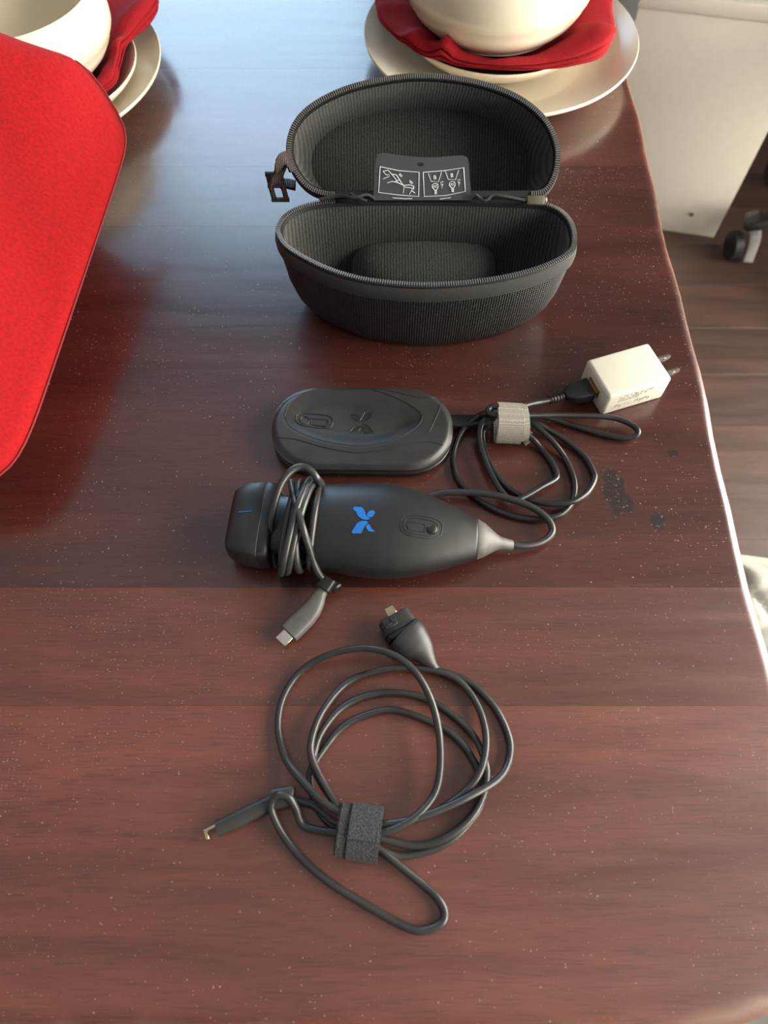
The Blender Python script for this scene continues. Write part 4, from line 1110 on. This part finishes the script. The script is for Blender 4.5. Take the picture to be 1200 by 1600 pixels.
# ------------------------------------------------------------------ red cushion lying on the table, left
cush = thing('throw_cushion', 'large plump bright red cushion lying left of the black case', 'cushion', (-0.42, 0.37, TZ))
cq = Vector((-0.4115, 0.396, TZ)); crz = RZ(-5.8)
HXC = 0.200; HYC = 0.168
def cush_outline(N=160):
    out = []
    for k in range(N):
        x, y = sup(HXC, HYC, 10.0, k, N)
        out.append(Vector((x, y, 0)))
    return resample(out, N)
co = cush_outline()
def seam_z(x, y): return 0.034 + 0.026 * (y + 0.168) / 0.336 + 0.040 * smoothstep(0.201, 0.165, x) * smoothstep(0.05, 0.160, y)
bm = nb(); rings = []
for f, sgn in [(1 - k / 26, -1) for k in range(25, -1, -1)] + [(1 - k / 26, 1) for k in range(1, 26)]:
    rg = []
    for k, p in enumerate(co):
        q = p * f
        e = max(0.0, 1 - f ** 2.6)
        fx, fy = abs(q.x) / HXC, abs(q.y) / HYC
        bul = max(0, 1 - fx ** 1.5) * (max(0, 1 - fy ** 5.0) ** 0.8) if f < 1 else 0
        und = max(0, 1 - fx ** 2.5) * max(0, 1 - fy ** 3.0) if f < 1 else 0
        zs = seam_z(q.x, q.y)
        if sgn > 0: z = zs + 0.108 * bul + 0.0010 * wob(q.x * 40 + q.y * 23, 4)
        else: z = zs * (1 - min(1.0, 1.9 * und))
        rg.append(cq + crz @ Vector((q.x, q.y, max(0.0, z))))
    rings.append(rg)
loft(bm, rings, True, True, True)
obj('cover', bm, M['red_cushion'], cush, None).data.polygons.foreach_set('use_smooth', [True] * len(cush.children[0].data.polygons))
bm = nb()
seam = [cq + crz @ Vector((p.x * 1.002, p.y * 1.002, seam_z(p.x, p.y))) for p in co]
tube(bm, seam + seam[:1], 0.0007, 6)
obj('edge_seam', bm, M['piping'], cush)

# ------------------------------------------------------------------ white cabinet at the back right
cab = thing('side_cabinet', 'low white cabinet with marble top beyond the table edge', 'cabinet', (0.62, 1.52, 0))
fL = Vector((0.455, 1.388, 0)); fR = Vector((0.764, 1.322, 0))
fx = (fR - fL).normalized(); fy = Vector((-fx.y, fx.x, 0)); CWD = (fR - fL).length; CDP = 0.40; CTP = 0.455
cr = Matrix((fx, fy, Vector((0, 0, 1)))).transposed()
o_c = (fL + fR) / 2 + fy * CDP / 2
boxo('body', o_c + Vector((0, 0, CTP / 2)), (CWD, CDP, CTP), M['cabinet'], cab, cr, 0.003, 2)
bm = nb()
for c_, s_ in ((fx * 0 - fy * (CDP / 2 - .008), (CWD + .006, .022, .026)), (fy * (CDP / 2 - .008), (CWD + .006, .022, .026)), (fx * (CWD / 2 - .008), (.022, CDP - .03, .026)), (-fx * (CWD / 2 - .008), (.022, CDP - .03, .026))):
    box(bm, o_c + c_ + Vector((0, 0, CTP + .0135)), s_, cr, 0.003, 2)
obj('top_rim', bm, M['cabinet'], cab)
boxo('marble_top', o_c + Vector((0, 0, CTP + .009)), (CWD - .04, CDP - .04, .016), M['marble'], cab, cr, 0.001, 1)
for u_, z_0 in ((0.245, 0.055), (0.012, 0.395)):
    bm = nb(); sp = fL + fx * u_ - fy * 0.0005 + Vector((0, 0, z_0))
    sweep(bm, [sp + fy * .001, sp - fy * .0025, sp - fy * .0032], [(.0055, .0055, 2), (.0052, .0052, 2), (.003, .003, 2)], 16)
    obj('screw_head', bm, M['steel'], cab)
blk = o_c + fx * 0.125 - fy * 0.095 + Vector((0, 0, CTP + .0275 + .04))
tag(boxo('storage_box', blk, (0.085, 0.16, 0.08), M['cabinet'], None, cr, 0.006, 3), 'cream box standing on the marble cabinet top', 'box')
kb = nb(); lathe(kb, fL + fx * .075 + fy * .045 + Vector((0, 0, CTP + .017)), [(0, 0), (.009, 0), (.010, .004), (.008, .012), (.004, .015), (0, .016)], 20)
tag(obj('small_knob', kb, M['slider'], None), 'tiny dark olive cap lying on the marble cabinet top', 'cap')

# ------------------------------------------------------------------ office chair with casters, far right
och = thing('office_chair', 'grey office chair base on black casters beside the white cabinet', 'chair', (1.08, 1.38, 0))
oc = Vector((1.046, 1.280, 0))
ang0 = 184.0
for k in range(5):
    a = math.radians(ang0 + 72 * k); d = Vector((math.cos(a), math.sin(a), 0)); s_ = Vector((-d.y, d.x, 0))
    bm = nb()
    P = [oc + d * r + Vector((0, 0, z)) for r, z in ((.03, .125), (.10, .118), (.18, .104), (.235, .094), (.262, .088), (.268, .086))]
    sweep(bm, P, [(.024, .018, 4), (.023, .016, 4), (.020, .014, 4), (.017, .012, 4), (.014, .010, 4), (.008, .005, 4)], 20)
    leg = obj('leg', bm, M['black_leg'], och)
    tip = oc + d * 0.248 + Vector((0, 0.01, 0))
    ca, cb = Vector((0.99, 0.10, 0)).normalized(), Vector((-0.10, 0.99, 0)).normalized()   # wheel axis, rolling direction
    bm = nb()
    # fork: stem, hood and one broad cheek reaching down beside the wheel
    tube(bm, [tip + Vector((0, 0, .090)), tip + Vector((0, 0, .066))], .008, 12)
    P = [tip + ca * .012 + cb * .03 + Vector((0, 0, .086)), tip + ca * .014 + cb * .008 + Vector((0, 0, .074)), tip + ca * .018 - cb * .012 + Vector((0, 0, .056)), tip + ca * .020 - cb * .020 + Vector((0, 0, .034)), tip + ca * .016 - cb * .034 + Vector((0, 0, .006))]
    sweep(bm, crom(P, 4), [(.013, .006, 5)] * 17, 16, cb)
    obj('caster_fork', bm, M['grey_plastic'], leg)
    bm = nb()
    w0 = tip - ca * .016 + Vector((0, 0, .031)) - cb * .006
    sweep(bm, [w0 - ca * .011, w0 - ca * .009, w0 + ca * .009, w0 + ca * .011], [(.024, .024, 2), (.030, .030, 2), (.030, .030, 2), (.024, .024, 2)], 28)
    obj('caster_wheel', bm, M['black_leg'], leg)
bm = nb(); lathe(bm, oc, [(0, .09), (.034, .09), (.036, .14), (.028, .15), (.028, .26), (.02, .262), (.02, .42), (0, .42)], 32)
obj('column', bm, M['black_leg'], och)
bm = nb(); P = [oc + Vector((0, 0, z)) for z in (.42, .43, .47, .49, .495)]
sweep(bm, P, [(.20, .20, 3.5), (.235, .235, 3.5), (.245, .245, 3.5), (.23, .23, 3.5), (.18, .18, 3.5)], 48, Vector((0, 1, 0)))
obj('seat', bm, M['black_plastic'], och)
bm = nb(); P = [oc + Vector((.23, 0.05, z)) for z in (.56, .58, .75, .95, 1.0)]
sweep(bm, P, [(.16, .02, 4), (.20, .025, 4), (.22, .03, 4), (.20, .025, 4), (.15, .02, 4)], 40, Vector((1, 0, 0)))
obj('backrest', bm, M['black_plastic'], och)
bm = nb(); tube(bm, [oc + Vector((.12, .03, .45)), oc + Vector((.25, .04, .48)), oc + Vector((.265, .05, .70))], .016, 12)
obj('back_support', bm, M['black_leg'], och)

# ------------------------------------------------------------------ quilted dining chair at the right edge of the table
dch = thing('dining_chair', 'pale grey quilted leather dining chair tucked beside the table', 'chair', (0.53, 0.115, 0))
sc_ = Vector((0.462, 0.068, 0)); SX, SY, SZ = 0.205, 0.232, 0.478
CH0 = len(bpy.data.objects)
bm = nb(); NXQ = 84
def quilt(x, y):
    p = 0.050
    a = (x + y) / p; b = (x - y) / p
    da = abs(a - round(a)); db = abs(b - round(b))
    return -0.0045 * math.exp(-(da / 0.09) ** 2) - 0.0045 * math.exp(-(db / 0.09) ** 2)
grid = []
for i in range(NXQ + 1):
    row = []
    for j in range(NXQ + 1):
        u, v = -1 + 2 * i / NXQ, -1 + 2 * j / NXQ
        # square to rounded square
        r = max(abs(u), abs(v)); l = math.hypot(u, v)
        k = 1.0 if l == 0 else r / l
        f = 0.45
        x = SX * (u * (1 - f) + u * k * f * 1.0); y = SY * (v * (1 - f) + v * k * f)
        z = SZ - 0.030 * smoothstep(0.80, 1.0, r) ** 1.5 + quilt(x, y) * (1 - smoothstep(0.86, 0.97, r))
        row.append(bm.verts.new(sc_ + Vector((x, y, z))))
    grid.append(row)
for i in range(NXQ):
    for j in range(NXQ):
        bm.faces.new((grid[i][j], grid[i + 1][j], grid[i + 1][j + 1], grid[i][j + 1]))
border = [grid[i][0] for i in range(NXQ + 1)] + [grid[NXQ][j] for j in range(1, NXQ + 1)] + [grid[i][NXQ] for i in range(NXQ - 1, -1, -1)] + [grid[0][j] for j in range(NXQ - 1, 0, -1)]
low = [bm.verts.new(v.co + Vector((0, 0, -0.035))) for v in border]
for i in range(len(border)):
    j = (i + 1) % len(border); bm.faces.new((border[i], border[j], low[j], low[i]))
bm.faces.new(low)
obj('seat', bm, M['leather'], dch, 60)
bm = nb(); p_ = 0.050
for fam in (1, -1):
    for k in range(-9, 10):
        P = []
        for t in range(-120, 121):
            x = t * 0.002; y = fam * (k * p_ - x) if fam == 1 else x - k * p_
            if abs(x) < SX * 0.80 and abs(y) < SY * 0.80: P.append((x, y))
        for q0_, q1_ in list(zip(P, P[1:]))[::2]:
            tube(bm, [sc_ + Vector((q0_[0], q0_[1], SZ - .0072)) , sc_ + Vector((q1_[0], q1_[1], SZ - .0072))], .0007, 4)
st = obj('quilt_stitching', bm, M['thread'], dch, None); st['kind'] = 'stuff'
bm = nb()
P = [sc_ + Vector((SX - 0.02 + .02 * k / 6, 0, SZ - .02 + .07 * k)) for k in range(7)]
sweep(bm, P, [(.20, .022, 6)] * 6 + [(.18, .015, 6)], 40, Vector((1, 0, 0)))
obj('backrest', bm, M['leather'], dch)
for x in (-.15, .17):
    for y in (-.17, .17):
        bm = nb(); tube(bm, [sc_ + Vector((x, y, .42)), sc_ + Vector((x * 1.08, y * 1.08, 0.0))], [.018, .011], 14)
        obj('leg', bm, M['black_leg'], dch)

# the chair stands turned a little away from the table
_c = dch.location.copy()
for ch in dch.children:
    ch.data.transform(Matrix.Translation(sc_) @ Matrix.Rotation(math.radians(-23), 4, 'Z') @ Matrix.Translation(-sc_))
